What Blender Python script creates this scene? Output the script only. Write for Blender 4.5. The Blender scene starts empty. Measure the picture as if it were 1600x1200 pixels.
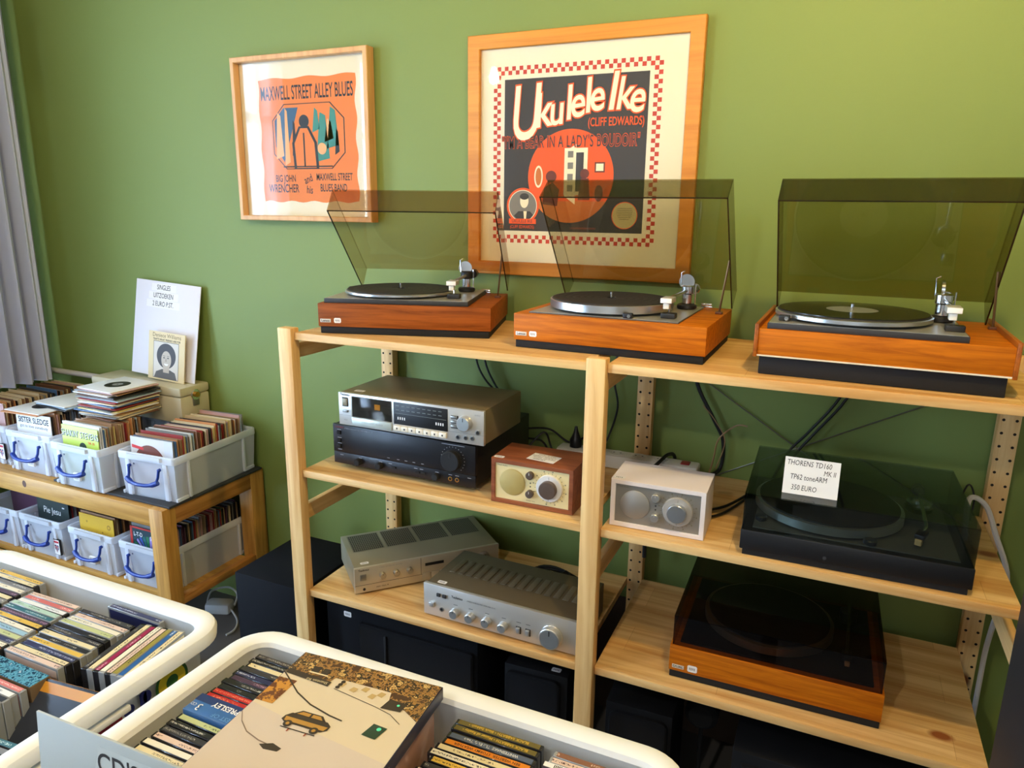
import bpy, bmesh, math, random
from mathutils import Matrix, Vector
random.seed(7)
D = bpy.data
SC = bpy.context.scene
COL = SC.collection
R = math.radians

def lin(c):
    c = [v / 255 for v in c]
    return tuple(v / 12.92 if v <= .04045 else ((v + .055) / 1.055) ** 2.4 for v in c) + (1,)

WIN_E, FILL_WIN_E, WIN3_E = 200, 15, 410
WARM, NEUTRAL = (1, .72, .27), (1, .95, .86)
BULBS = [((-.27, -.869, 2.155), 11, WARM), ((1.45, -.62, 2.32), 27, WARM), ((.8, -2.0, 2.25), 20, NEUTRAL)]  # the last bulb is added as fill for the foreground and front faces
# ------------------------------------------------------------------ camera, world, lights, exposure
def setup():
    cd = D.cameras.new('camera'); cam = D.objects.new('camera', cd); COL.objects.link(cam)
    yaw, pitch, roll, F = .4195, -.2374, .0130, 1123.0
    cy, sy, cp, sp, cr, sr = math.cos(yaw), math.sin(yaw), math.cos(pitch), math.sin(pitch), math.cos(roll), math.sin(roll)
    f = Vector((-sy * cp, cy * cp, sp)); r = Vector((cy, sy, 0)); u = r.cross(f)
    r2 = r * cr + u * sr; u2 = u * cr - r * sr
    m = Matrix((r2, u2, -f)).transposed().to_4x4(); m.translation = (1.3223, -1.4493, 1.5468)
    cam.matrix_world = m
    cd.sensor_width = 36; cd.lens = F / 1600 * 36; cd.clip_start = .02
    SC.camera = cam
    w = D.worlds.new('world'); SC.world = w; w.use_nodes = True
    bg = w.node_tree.nodes['Background']; bg.inputs[0].default_value = (.62, .78, 1, 1); bg.inputs[1].default_value = 1.0
    SC.view_settings.view_transform = 'Standard'; SC.view_settings.look = 'None'
    SC.view_settings.gamma = 1; SC.view_settings.use_curve_mapping = False
    SC.view_settings.exposure = -.07
    SC.cycles.transparent_max_bounces = 24; SC.cycles.max_bounces = 8
    SC.cycles.use_denoising = True
    SC.cycles.sample_clamp_indirect = 6
    # daylight through the window in the left wall
    a = D.lights.new('window_daylight', 'AREA'); a.shape = 'RECTANGLE'; a.size = .95; a.size_y = 2.3
    a.energy = WIN_E; a.color = (.56, .76, 1)
    o = D.objects.new('window_daylight', a); COL.objects.link(o)
    o.location = (-2.0, -.675, 1.43); o.rotation_euler = (R(90), 0, R(-90))
    a = a.copy(); a.energy = WIN3_E; o = D.objects.new('far_window_daylight', a); COL.objects.link(o)
    o.location = (-2.0, -2.425, 1.43); o.rotation_euler = (R(90), 0, R(-90))
    # fill light through a window added in the wall behind the camera
    a = D.lights.new('added_window_fill', 'AREA'); a.shape = 'RECTANGLE'; a.size = 2.0; a.size_y = 1.5
    a.energy = FILL_WIN_E; a.color = (.84, .92, 1)
    o = D.objects.new('added_window_fill', a); COL.objects.link(o)
    o.location = (1.9, -4.45, 1.75); o.rotation_euler = (R(90), 0, 0)
setup()

# ------------------------------------------------------------------ materials
MC = {}
def nodes(name):
    m = D.materials.new(name); m.use_nodes = True; nt = m.node_tree
    return m, nt, nt.nodes['Principled BSDF'], nt.nodes['Material Output']
def M(name, col, rough=.5, metal=0., spec=.5, coat=0., bump=0., bscale=400):
    if name in MC: return MC[name]
    m, nt, b, o = nodes(name)
    b.inputs['Base Color'].default_value = lin(col); b.inputs['Roughness'].default_value = rough
    b.inputs['Metallic'].default_value = metal; b.inputs['Specular IOR Level'].default_value = spec
    b.inputs['Coat Weight'].default_value = coat
    if bump:
        n = nt.nodes.new('ShaderNodeTexNoise'); n.inputs['Scale'].default_value = bscale; n.inputs['Detail'].default_value = 4
        tc = nt.nodes.new('ShaderNodeTexCoord'); nt.links.new(tc.outputs['Object'], n.inputs['Vector'])
        bp = nt.nodes.new('ShaderNodeBump'); bp.inputs['Strength'].default_value = bump; bp.inputs['Distance'].default_value = .002
        nt.links.new(n.outputs['Fac'], bp.inputs['Height']); nt.links.new(bp.outputs['Normal'], b.inputs['Normal'])
    MC[name] = m; return m
def wood(name, c1, c2, axis='x', fine=1., rough=.45, knots=None, boards=0., coat=0., spec=.4):
    """grain runs along axis; knots = colour of the knots; boards = height of glued boards across the grain"""
    if name in MC: return MC[name]
    m, nt, b, o = nodes(name); L = nt.links.new
    tc = nt.nodes.new('ShaderNodeTexCoord'); oi = nt.nodes.new('ShaderNodeObjectInfo')
    ad = nt.nodes.new('ShaderNodeVectorMath'); ad.operation = 'ADD'
    mu = nt.nodes.new('ShaderNodeVectorMath'); mu.operation = 'SCALE'; mu.inputs[0].default_value = (7, 5, 9)
    L(oi.outputs['Random'], mu.inputs['Scale']); L(tc.outputs['Object'], ad.inputs[0]); L(mu.outputs[0], ad.inputs[1])
    mp = nt.nodes.new('ShaderNodeMapping'); L(ad.outputs[0], mp.inputs['Vector'])
    s = [26 * fine] * 3; s['xyz'.index(axis)] = 1.6 * fine
    mp.inputs['Scale'].default_value = s
    n = nt.nodes.new('ShaderNodeTexNoise'); n.inputs['Scale'].default_value = 1; n.inputs['Detail'].default_value = 6
    n.inputs['Roughness'].default_value = .65; n.inputs['Distortion'].default_value = .6
    L(mp.outputs[0], n.inputs['Vector'])
    cr = nt.nodes.new('ShaderNodeValToRGB'); e = cr.color_ramp.elements
    e[0].position = .36; e[0].color = lin(c2); e[1].position = .62; e[1].color = lin(c1)
    L(n.outputs['Fac'], cr.inputs[0]); out = cr.outputs[0]
    if boards:
        sep = nt.nodes.new('ShaderNodeSeparateXYZ'); L(tc.outputs['Object'], sep.inputs[0])
        br = nt.nodes.new('ShaderNodeTexBrick'); br.inputs['Scale'].default_value = 1; br.inputs['Brick Width'].default_value = .47
        br.inputs['Row Height'].default_value = boards; br.inputs['Mortar Size'].default_value = .0004
        br.inputs['Color1'].default_value = (1, 1, 1, 1); br.inputs['Color2'].default_value = (.80, .76, .70, 1); br.inputs['Mortar'].default_value = (.6, .5, .4, 1)
        L(tc.outputs['Object'], br.inputs['Vector'])
        mx = nt.nodes.new('ShaderNodeMixRGB'); mx.blend_type = 'MULTIPLY'; mx.inputs[0].default_value = 1
        L(out, mx.inputs[1]); L(br.outputs['Color'], mx.inputs[2]); out = mx.outputs[0]
    if knots:
        mk = nt.nodes.new('ShaderNodeMapping'); L(ad.outputs[0], mk.inputs['Vector'])
        ks = [4.2] * 3; ks['xyz'.index(axis)] = 2.6; mk.inputs['Scale'].default_value = ks
        v = nt.nodes.new('ShaderNodeTexVoronoi'); v.inputs['Scale'].default_value = 1.5; L(mk.outputs[0], v.inputs['Vector'])
        kr = nt.nodes.new('ShaderNodeValToRGB'); k = kr.color_ramp.elements
        k[0].position = .07; k[0].color = (1, 1, 1, 1); k[1].position = .115; k[1].color = (0, 0, 0, 1)
        L(v.outputs['Distance'], kr.inputs[0])
        mx = nt.nodes.new('ShaderNodeMixRGB'); mx.inputs[2].default_value = lin(knots)
        L(kr.outputs[0], mx.inputs[0]); L(out, mx.inputs[1]); out = mx.outputs[0]
    L(out, b.inputs['Base Color']); b.inputs['Roughness'].default_value = rough; b.inputs['Coat Weight'].default_value = coat; b.inputs['Specular IOR Level'].default_value = spec
    bp = nt.nodes.new('ShaderNodeBump'); bp.inputs['Strength'].default_value = .08; bp.inputs['Distance'].default_value = .001
    L(n.outputs['Fac'], bp.inputs['Height']); L(bp.outputs['Normal'], b.inputs['Normal'])
    MC[name] = m; return m
def sheet(name, tint, ior=1.45, rough=.02):
    """clear or smoked acrylic and picture glass: tinted transmission with a fresnel reflection"""
    if name in MC: return MC[name]
    m, nt, b, o = nodes(name); L = nt.links.new; nt.nodes.remove(b)
    t = nt.nodes.new('ShaderNodeBsdfTransparent'); t.inputs[0].default_value = tuple(tint) + (1,)
    g = nt.nodes.new('ShaderNodeBsdfGlossy'); g.inputs['Roughness'].default_value = rough
    ge = nt.nodes.new('ShaderNodeNewGeometry'); dt = nt.nodes.new('ShaderNodeVectorMath'); dt.operation = 'DOT_PRODUCT'; L(ge.outputs['Normal'], dt.inputs[0]); L(ge.outputs['Incoming'], dt.inputs[1])
    ma = lambda op, a, v: (lambda q: (q.__setattr__('operation', op), L(a, q.inputs[0]), v is None or q.inputs.__getitem__(1).__setattr__('default_value', v), q)[-1])(nt.nodes.new('ShaderNodeMath'))
    ab = ma('ABSOLUTE', dt.outputs['Value'], None); om = ma('MULTIPLY_ADD', ab.outputs[0], -1); om.inputs[2].default_value = 1; pw = ma('POWER', om.outputs[0], 5)
    f0 = ((ior - 1) / (ior + 1)) ** 2; f = ma('MULTIPLY_ADD', pw.outputs[0], 1 - f0); f.inputs[2].default_value = f0
    x = nt.nodes.new('ShaderNodeMixShader'); L(f.outputs[0], x.inputs[0]); L(t.outputs[0], x.inputs[1]); L(g.outputs[0], x.inputs[2])
    L(x.outputs[0], o.inputs['Surface']); MC[name] = m; return m
def milky(name, col, fac, rough=.35):
    """translucent polypropylene"""
    if name in MC: return MC[name]
    m, nt, b, o = nodes(name); L = nt.links.new
    b.inputs['Base Color'].default_value = lin(col); b.inputs['Roughness'].default_value = rough
    tl = nt.nodes.new('ShaderNodeBsdfTranslucent'); tl.inputs[0].default_value = lin(col)
    a = nt.nodes.new('ShaderNodeMixShader'); a.inputs[0].default_value = .35; L(b.outputs[0], a.inputs[1]); L(tl.outputs[0], a.inputs[2])
    t = nt.nodes.new('ShaderNodeBsdfTransparent'); t.inputs[0].default_value = (.95, .96, 1, 1)
    x = nt.nodes.new('ShaderNodeMixShader'); x.inputs[0].default_value = fac; L(t.outputs[0], x.inputs[1]); L(a.outputs[0], x.inputs[2])
    L(x.outputs[0], o.inputs['Surface']); MC[name] = m; return m
def printed(name, col, ink, axis=0, rows=1):
    """paper printed with small lines of type that cannot be read at this size"""
    if name in MC: return MC[name]
    m, nt, b, o = nodes(name); L = nt.links.new
    tc = nt.nodes.new('ShaderNodeTexCoord'); oi = nt.nodes.new('ShaderNodeObjectInfo')
    sc = nt.nodes.new('ShaderNodeVectorMath'); sc.operation = 'SCALE'; sc.inputs[0].default_value = (3.1, 1.7, 2.3); L(oi.outputs['Random'], sc.inputs['Scale'])
    ad = nt.nodes.new('ShaderNodeVectorMath'); L(tc.outputs['Object'], ad.inputs[0]); L(sc.outputs[0], ad.inputs[1])
    mp = nt.nodes.new('ShaderNodeMapping'); mp.inputs['Scale'].default_value = (820, 480, 260) if axis == 0 else (480, 820, 260); L(ad.outputs[0], mp.inputs[0])
    n = nt.nodes.new('ShaderNodeTexNoise'); n.inputs['Scale'].default_value = 1; n.inputs['Detail'].default_value = 2; L(mp.outputs[0], n.inputs['Vector'])
    m2 = nt.nodes.new('ShaderNodeMapping'); m2.inputs['Scale'].default_value = (26, 6, 6); L(ad.outputs[0], m2.inputs[0])
    n2 = nt.nodes.new('ShaderNodeTexNoise'); n2.inputs['Scale'].default_value = 1; n2.inputs['Detail'].default_value = 0; L(m2.outputs[0], n2.inputs['Vector'])
    a = nt.nodes.new('ShaderNodeMath'); a.operation = 'GREATER_THAN'; a.inputs[1].default_value = .53; L(n.outputs['Fac'], a.inputs[0])
    c = nt.nodes.new('ShaderNodeMath'); c.operation = 'GREATER_THAN'; c.inputs[1].default_value = .52; L(n2.outputs['Fac'], c.inputs[0])
    sp = nt.nodes.new('ShaderNodeSeparateXYZ'); L(tc.outputs['Object'], sp.inputs[0])
    ab = nt.nodes.new('ShaderNodeMath'); ab.operation = 'ABSOLUTE'; L(sp.outputs[1], ab.inputs[0])
    lt = nt.nodes.new('ShaderNodeMath'); lt.operation = 'LESS_THAN'; lt.inputs[1].default_value = .0016; L(ab.outputs[0], lt.inputs[0])
    p = nt.nodes.new('ShaderNodeMath'); p.operation = 'MULTIPLY'; L(a.outputs[0], p.inputs[0]); L(c.outputs[0], p.inputs[1])
    q = nt.nodes.new('ShaderNodeMath'); q.operation = 'MULTIPLY'; L(p.outputs[0], q.inputs[0]); L(lt.outputs[0], q.inputs[1])
    x = nt.nodes.new('ShaderNodeMixRGB'); x.inputs[1].default_value = lin(col); x.inputs[2].default_value = lin(ink); L(q.outputs[0], x.inputs[0])
    L(x.outputs[0], b.inputs['Base Color']); b.inputs['Roughness'].default_value = .35
    MC[name] = m; return m
def mottled(name, cols, scale=30., rough=.5, stretch=(1, 1, 1)):
    """a printed picture or patterned surface of several colours"""
    if name in MC: return MC[name]
    m, nt, b, o = nodes(name); L = nt.links.new
    tc = nt.nodes.new('ShaderNodeTexCoord'); mp = nt.nodes.new('ShaderNodeMapping'); mp.inputs['Scale'].default_value = [scale * s for s in stretch]
    L(tc.outputs['Object'], mp.inputs[0])
    n = nt.nodes.new('ShaderNodeTexNoise'); n.inputs['Scale'].default_value = 1; n.inputs['Detail'].default_value = 5; n.inputs['Roughness'].default_value = .7; L(mp.outputs[0], n.inputs['Vector'])
    cr = nt.nodes.new('ShaderNodeValToRGB'); cr.color_ramp.interpolation = 'CONSTANT' if len(cols) > 2 else 'LINEAR'
    e = cr.color_ramp.elements; k = len(cols)
    for i in range(k - 2): e.new(.5)
    for i, c in enumerate(cols): e[i].position = .36 + .28 * i / (k - 1) if k > 1 else 0; e[i].color = lin(c)
    L(n.outputs['Fac'], cr.inputs[0]); L(cr.outputs[0], b.inputs['Base Color']); b.inputs['Roughness'].default_value = rough
    MC[name] = m; return m
def emit(name, col, s):
    if name in MC: return MC[name]
    m, nt, b, o = nodes(name); b.inputs['Emission Color'].default_value = tuple(col) + (1,); b.inputs['Emission Strength'].default_value = s
    MC[name] = m; return m

# ------------------------------------------------------------------ mesh helpers
FRONT = Matrix(((1, 0, 0, 0), (0, 0, -1, 0), (0, 1, 0, 0), (0, 0, 0, 1)))     # drawing plane that faces -y
RIGHT = Matrix(((0, 0, 1, 0), (1, 0, 0, 0), (0, 1, 0, 0), (0, 0, 0, 1)))      # faces +x
TOP = Matrix.Identity(4)
FLIP = Matrix.Rotation(math.pi, 4, 'Z')
def T(x, y=0, z=0): return Matrix.Translation((x, y, z))
def rr(x0, x1, y0, y1, r, z, n=5):
    p = []
    for cx, cy, a0 in ((x1 - r, y1 - r, 0), (x0 + r, y1 - r, 90), (x0 + r, y0 + r, 180), (x1 - r, y0 + r, 270)):
        for i in range(n + 1):
            a = R(a0 + 90 * i / n); p.append((cx + r * math.cos(a), cy + r * math.sin(a), z))
    return p
class MB:
    def __init__(s): s.bm = bmesh.new(); s.mats = []
    def mi(s, m):
        if m not in s.mats: s.mats.append(m)
        return s.mats.index(m)
    def add(s, vs, fs, m, X=None):
        k = s.mi(m); b = [s.bm.verts.new(X @ Vector(v) if X else v) for v in vs]
        for f in fs:
            try: q = s.bm.faces.new([b[i] for i in f]); q.material_index = k; q.smooth = True
            except ValueError: pass
        return s
    def box(s, x0, x1, y0, y1, z0, z1, m, b=0., X=None, seg=2):
        t = bmesh.new(); bmesh.ops.create_cube(t, size=1)
        for v in t.verts: v.co = ((x0 + x1) / 2 + v.co.x * (x1 - x0), (y0 + y1) / 2 + v.co.y * (y1 - y0), (z0 + z1) / 2 + v.co.z * (z1 - z0))
        if b: bmesh.ops.bevel(t, geom=t.edges[:], offset=b, segments=seg, affect='EDGES', profile=.5)
        t.verts.index_update()
        s.add([v.co.copy() for v in t.verts], [[v.index for v in f.verts] for f in t.faces], m, X); t.free(); return s
    def loft(s, rings, m, c0=True, c1=True, X=None, loop=False):
        n = len(rings[0]); vs = [p for r in rings for p in r]; fs = []
        k = len(rings)
        for i in range(k if loop else k - 1):
            a, b = i * n, ((i + 1) % k) * n
            for j in range(n): fs.append((a + j, a + (j + 1) % n, b + (j + 1) % n, b + j))
        if c0 and not loop: fs.append(list(range(n))[::-1])
        if c1 and not loop: fs.append([(k - 1) * n + j for j in range(n)])
        return s.add(vs, fs, m, X)
    def lathe(s, prof, c, m, axis='z', n=32, X=None):
        A = {'z': lambda r, t, a: (r * math.cos(a), r * math.sin(a), t), 'y': lambda r, t, a: (r * math.cos(a), -t, r * math.sin(a)),
             'x': lambda r, t, a: (t, r * math.cos(a), r * math.sin(a))}[axis]
        rings = [[tuple(Vector(c) + Vector(A(max(r, 1e-5), t, 2 * math.pi * j / n))) for j in range(n)] for r, t in prof]
        return s.loft(rings, m, True, True, X)
    def cyl(s, c, r, h, m, axis='z', n=28, b=0., X=None):      # axis 'y' grows towards -y
        b = min(b, r * .5, h * .4)
        pr = [(r - b, 0), (r, b), (r, h - b), (r - b, h)] if b else [(r, 0), (r, h)]
        return s.lathe(pr, c, m, axis, n, X)
    def tube(s, pts, r, m, n=8, X=None, caps=True):
        pts = [Vector(p) for p in pts]; rings = []; up = None
        for i, p in enumerate(pts):
            d = (pts[min(i + 1, len(pts) - 1)] - pts[max(i - 1, 0)]).normalized()
            if up is None: up = Vector((0, 0, 1)) if abs(d.z) < .9 else Vector((0, 1, 0))
            a = d.cross(up).normalized(); up = a.cross(d).normalized()
            rad = r[i] if isinstance(r, (list, tuple)) else r
            rings.append([tuple(p + (a * math.cos(2 * math.pi * j / n) + up * math.sin(2 * math.pi * j / n)) * rad) for j in range(n)])
        return s.loft(rings, m, caps, caps, X)
    def prism(s, poly, t0, t1, m, X=None):                       # outline in local xy, thickness in z
        return s.loft([[(x, y, t0) for x, y in poly], [(x, y, t1) for x, y in poly]], m, True, True, X)
    def flat(s, X, pts, m, k=1):                                  # printed shape on the drawing plane X
        return s.add([(x, y, .00022 * k) for x, y in pts], [list(range(len(pts)))], m, X)
    def rect(s, X, x0, x1, y0, y1, m, k=1): return s.flat(X, [(x0, y0), (x1, y0), (x1, y1), (x0, y1)], m, k)
    def disc(s, X, x, y, r, m, k=1, n=40, ry=None): return s.flat(X, [(x + r * math.cos(2 * math.pi * i / n), y + (ry or r) * math.sin(2 * math.pi * i / n)) for i in range(n)], m, k)
    def text(s, X, body, x, y, size, m, k=2, align='CENTER', shear=0., bold=0., sx=1., rot=0., space=1.):
        cu = D.curves.new('t', 'FONT'); cu.body = body; cu.size = size; cu.align_x = align; cu.align_y = 'CENTER'
        cu.shear = shear; cu.offset = bold * size; cu.resolution_u = 5 if size > .025 else 2; cu.space_character = space
        o = D.objects.new('t', cu); me = D.meshes.new_from_object(o)
        Y = X @ T(x, y, .00022 * k) @ Matrix.Rotation(rot, 4, 'Z') @ Matrix.Diagonal((sx, 1, 1, 1))
        s.add([v.co.copy() for v in me.vertices], [list(p.vertices) for p in me.polygons], m, Y)
        D.objects.remove(o); D.curves.remove(cu); D.meshes.remove(me); return s
    def mesh(s, name):
        bmesh.ops.recalc_face_normals(s.bm, faces=s.bm.faces[:])
        me = D.meshes.new(name); s.bm.to_mesh(me); s.bm.free()
        for m in s.mats: me.materials.append(m)
        me.set_sharp_from_angle(angle=R(38)); return me
    def build(s, name, parent=None, loc=None, rz=0., label=None):
        o = D.objects.new(name, s.mesh(name)); COL.objects.link(o)
        if parent: o.parent = parent
        if loc is not None: o.location = loc
        if rz: o.rotation_euler.z = rz
        if label: o['label'] = label
        return o
def tag(o, label, cat, group=None):
    o['label'] = label; o['category'] = cat
    if group: o['group'] = group
    return o
def thing(name, label, cat, loc=(0, 0, 0), rz=0., group=None):
    o = D.objects.new(name, None); COL.objects.link(o); o.location = loc; o.rotation_euler.z = rz; o.empty_display_size = .05
    return tag(o, label, cat, group)
def struct(o): o['kind'] = 'structure'; return o
def inst(src, parent=None, loc=None, rz=None):
    c = src.copy(); COL.objects.link(c)
    if parent: c.parent = parent
    if loc is not None: c.location = loc
    if rz is not None: c.rotation_euler.z = rz
    return c
def smooth_path(pts, n=6):
    P = [Vector(p) for p in pts]; P = [P[0]] + P + [P[-1]]; out = []
    for i in range(1, len(P) - 2):
        for k in range(n):
            t = k / n; a, b, c, d = P[i - 1:i + 3]
            out.append(.5 * ((2 * b) + (c - a) * t + (2 * a - 5 * b + 4 * c - d) * t * t + (3 * b - a - 3 * c + d) * t ** 3))
    out.append(P[-2]); return out
ORD = 'first second third fourth fifth sixth seventh eighth ninth tenth eleventh twelfth thirteenth fourteenth fifteenth sixteenth seventeenth eighteenth nineteenth twentieth'.split()
def nth(i):
    if i < 20: return ORD[i]
    t, u = divmod(i + 1, 10); tens = {2: 'twenty', 3: 'thirty', 4: 'forty', 5: 'fifty'}[t]
    return (tens + '-' + ORD[u - 1]) if u else {2: 'twentieth', 3: 'thirtieth', 4: 'fortieth', 5: 'fiftieth'}[t]

# common materials
BLACK = M('black_plastic', (18, 18, 20), .42); MATT = M('matt_black', (14, 14, 15), .8); INK = M('ink', (20, 18, 20), .6)
DARK = M('dark_grey', (45, 45, 46), .5); WHITE = M('white_paper', (240, 238, 235), .6); CHROME = M('chrome', (225, 225, 225), .12, 1.)
SILVER = M('brushed_silver', (196, 192, 184), .36, .75, bump=.05, bscale=900); GREYM = M('grey_metal', (150, 148, 142), .35, .8)
RUBBER = M('rubber', (28, 27, 27), .65); CREAM = M('cream_paper', (238, 222, 190), .6); ORANGE = M('orange_print', (226, 74, 18), .55)
PINEX = wood('pine_x', (240, 202, 138), (210, 156, 88), 'x', 1., .5, (150, 84, 42), 0)
PINEXB = wood('pine_boards', (240, 202, 138), (206, 152, 86), 'x', 1., .5, (150, 84, 42), .11)
PINEZ = wood('pine_z', (240, 202, 138), (212, 160, 94), 'z', 1., .5, (150, 84, 42))
PINEY = wood('pine_y', (235, 192, 126), (212, 160, 94), 'y', 1., .5)

# ------------------------------------------------------------------ the room
YW, XL, XR, YF, ZC = .51, -1.82, 3.6, -4.2, 2.75
WALL = M('green_wall_paint', (122, 139, 68), .62, bump=.12, bscale=90)
PLAIN = M('off_white_wall_paint', (160, 154, 144), .8)
FLOORM = M('grey_brown_floor', (94, 89, 84), .6, bump=.1, bscale=40)
def room():
    b = MB(); b.box(XL - .1, XR + .1, YF - .1, YW + .1, -.06, 0, FLOORM); struct(b.build('floor'))
    b = MB(); b.box(XL - .1, XR + .1, YF - .1, YW + .1, ZC, ZC + .06, PLAIN); struct(b.build('ceiling'))
    b = MB(); b.box(XL - .1, XR + .1, YW, YW + .1, 0, ZC, WALL); struct(b.build('wall_back'))
    b = MB(); b.box(XR, XR + .1, YF, YW, 0, ZC, PLAIN); struct(b.build('wall_right'))
    sx0, sx1, sz0, sz1 = .9, 2.9, 1.0, 2.5
    b = MB()
    for x0, x1, z0, z1 in ((XL - .1, sx0, 0, ZC), (sx1, XR + .1, 0, ZC), (sx0, sx1, 0, sz0), (sx0, sx1, sz1, ZC)): b.box(x0, x1, YF - .1, YF, z0, z1, PLAIN)
    struct(b.build('wall_front'))
    b = MB(); wp = M('white_window_paint', (225, 225, 222), .4)
    for x0, x1, z0, z1 in ((sx0, sx0 + .06, sz0, sz1), (sx1 - .06, sx1, sz0, sz1), (sx0 + .06, sx1 - .06, sz0, sz0 + .06), (sx0 + .06, sx1 - .06, sz1 - .06, sz1), (1.87, 1.93, sz0 + .06, sz1 - .06)): b.box(x0, x1, YF - .08, YF - .02, z0, z1, wp)
    w = struct(b.build('added_window_2'))  # unseen window, added to let in fill light from the front
    b = MB(); b.box(sx0 + .05, sx1 - .05, YF - .054, YF - .05, sz0 + .05, sz1 - .05, sheet('window_glass', (.98, .99, 1))); b.build('window_pane', w)
    wz0, wz1 = .26, 2.6; wp = M('white_window_paint', (225, 225, 222), .4); b = MB()
    for y0, y1, z0, z1 in ((YF, -2.9, 0, ZC), (-1.95, -1.15, 0, ZC), (-.2, YW, 0, ZC), (-2.9, -1.95, 0, wz0), (-2.9, -1.95, wz1, ZC), (-1.15, -.2, 0, wz0), (-1.15, -.2, wz1, ZC)): b.box(XL - .1, XL, y0, y1, z0, z1, WALL)
    struct(b.build('wall_left'))
    for nm, wy0, wy1 in (('window_1', -1.15, -.2), ('window_3', -2.9, -1.95)):
        b = MB(); x0, x1 = XL - .08, XL - .02
        for y0, y1, z0, z1 in ((wy0, wy0 + .06, wz0, wz1), (wy1 - .06, wy1, wz0, wz1), (wy0 + .06, wy1 - .06, wz0, wz0 + .06), (wy0 + .06, wy1 - .06, wz1 - .06, wz1), (wy0 + .06, wy1 - .06, 2.02, 2.07)): b.box(x0, x1, y0, y1, z0, z1, wp)
        w = struct(b.build(nm))
        b = MB(); b.box(XL - .054, XL - .05, wy0 + .05, wy1 - .05, wz0 + .05, wz1 - .05, sheet('window_glass', (.98, .99, 1))); b.build('window_pane', w)
    s = MB(); s.box(.90, 1.69, YW - .0035, YW, 0, .40, M('dark_brown_panel', (92, 70, 54), .6)); s.box(.05, .84, YW - .0035, YW, 0, .40, M('dark_brown_panel', (92, 70, 54), .6)); struct(s.build('brown_panel_back'))  # thin dark brown sheets low on the wall behind both bays
    b = MB(); b.box(XL - .054, XL - .05, wy0 + .05, wy1 - .05, wz0 + .05, wz1 - .05, sheet('window_glass', (.98, .99, 1)))
    b.build('window_pane', w)
    b = MB(); b.tube([(XL, .475, .862), (-1.1, .475, .862)], .011, M('pipe_paint', (205, 200, 195), .4), 14)
    o = b.build('trim_1'); struct(o)
room()

def curtain(name, y0, y1, xm, label, ph=0., hem=.03):
    m = M('grey_blue_curtain', (184, 192, 222), .85, bump=.25, bscale=700); b = MB(); n = 150; rings = []
    for z in (hem, max(hem + .01, .9), 1.3, 1.9, 2.45):
        k = 1 - .18 * (z - .03) / 2.4; pts = []
        for side in (0, 1):
            for i in range(n + 1):
                j = i if side == 0 else n - i
                y = y0 + (y1 - y0) * j / n
                a = .030 * math.sin(j * .37 + ph) + .014 * math.sin(j * .83 + 1.3 + ph)
                pts.append((xm + a * k + (.004 if side else 0), y, z))
        rings.append(pts)
    b.loft(rings, m)
    return tag(b.build(name), label, 'curtain')
curtain('curtain', -.20, .455, -1.632, 'grey-blue curtain hanging in the corner at the left edge of the photo', 0., .838)
def sheer(y0, y1, label):
    m, nt, b, o = nodes('sheer_net'); L = nt.links.new; nt.nodes.remove(b)
    tl = nt.nodes.new('ShaderNodeBsdfTranslucent'); tl.inputs[0].default_value = lin((206, 208, 214)); df = nt.nodes.new('ShaderNodeBsdfDiffuse'); df.inputs[0].default_value = lin((206, 208, 214))
    tr = nt.nodes.new('ShaderNodeBsdfTransparent'); a = nt.nodes.new('ShaderNodeMixShader'); a.inputs[0].default_value = .4; L(tl.outputs[0], a.inputs[1]); L(df.outputs[0], a.inputs[2])
    x = nt.nodes.new('ShaderNodeMixShader'); x.inputs[0].default_value = .5; L(tr.outputs[0], x.inputs[1]); L(a.outputs[0], x.inputs[2]); L(x.outputs[0], o.inputs['Surface'])
    b = MB(); n = 84; rings = []
    for z in (.28, 2.62): rings.append([(XL + .035 + .022 * math.sin(j * .52) + .006 * math.sin(j * .21) + s * .002, y0 + (y1 - y0) * j / n, z) for s in (0, 1) for j in (range(n + 1) if s == 0 else range(n, -1, -1))])
    b.loft(rings, m); tag(b.build('net_curtain'), label, 'curtain')
sheer(-1.14, -.23, 'white net curtain across the window nearest the corner')
sheer(-2.84, -1.96, 'white net curtain across the window behind the camera')
curtain('curtain', -3.4, -2.85, -1.70, 'grey-blue curtain drawn to the far side of the window', .8)

def pendant(loc, energy, col, label):
    t = thing('pendant_lamp', label, 'lamp', loc)
    b = MB(); b.lathe([(.008, .05), (.011, .042), (.021, .013), (.023, 0), (.020, -.014), (.011, -.022), (.001, -.025)], (0, 0, 0), emit('lit_bulb_%d' % energy, col, energy / (math.pi * .0046)), 'z', 16); bo = b.build('bulb', t)
    b = MB(); b.cyl((0, 0, .049), .017, .05, BLACK, n=20, b=.004); b.build('socket', t)
    b = MB(); b.tube([(0, 0, .1), (0, 0, ZC - loc[2])], .0028, BLACK, 8); b.build('cord', t)
for (p, e, c), s in zip(BULBS, ('left of the shelves', 'above the right bay', 'behind the camera, added as fill')):
    pendant(p, e, c, 'bare bulb on a black cord hanging from the ceiling ' + s)

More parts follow.
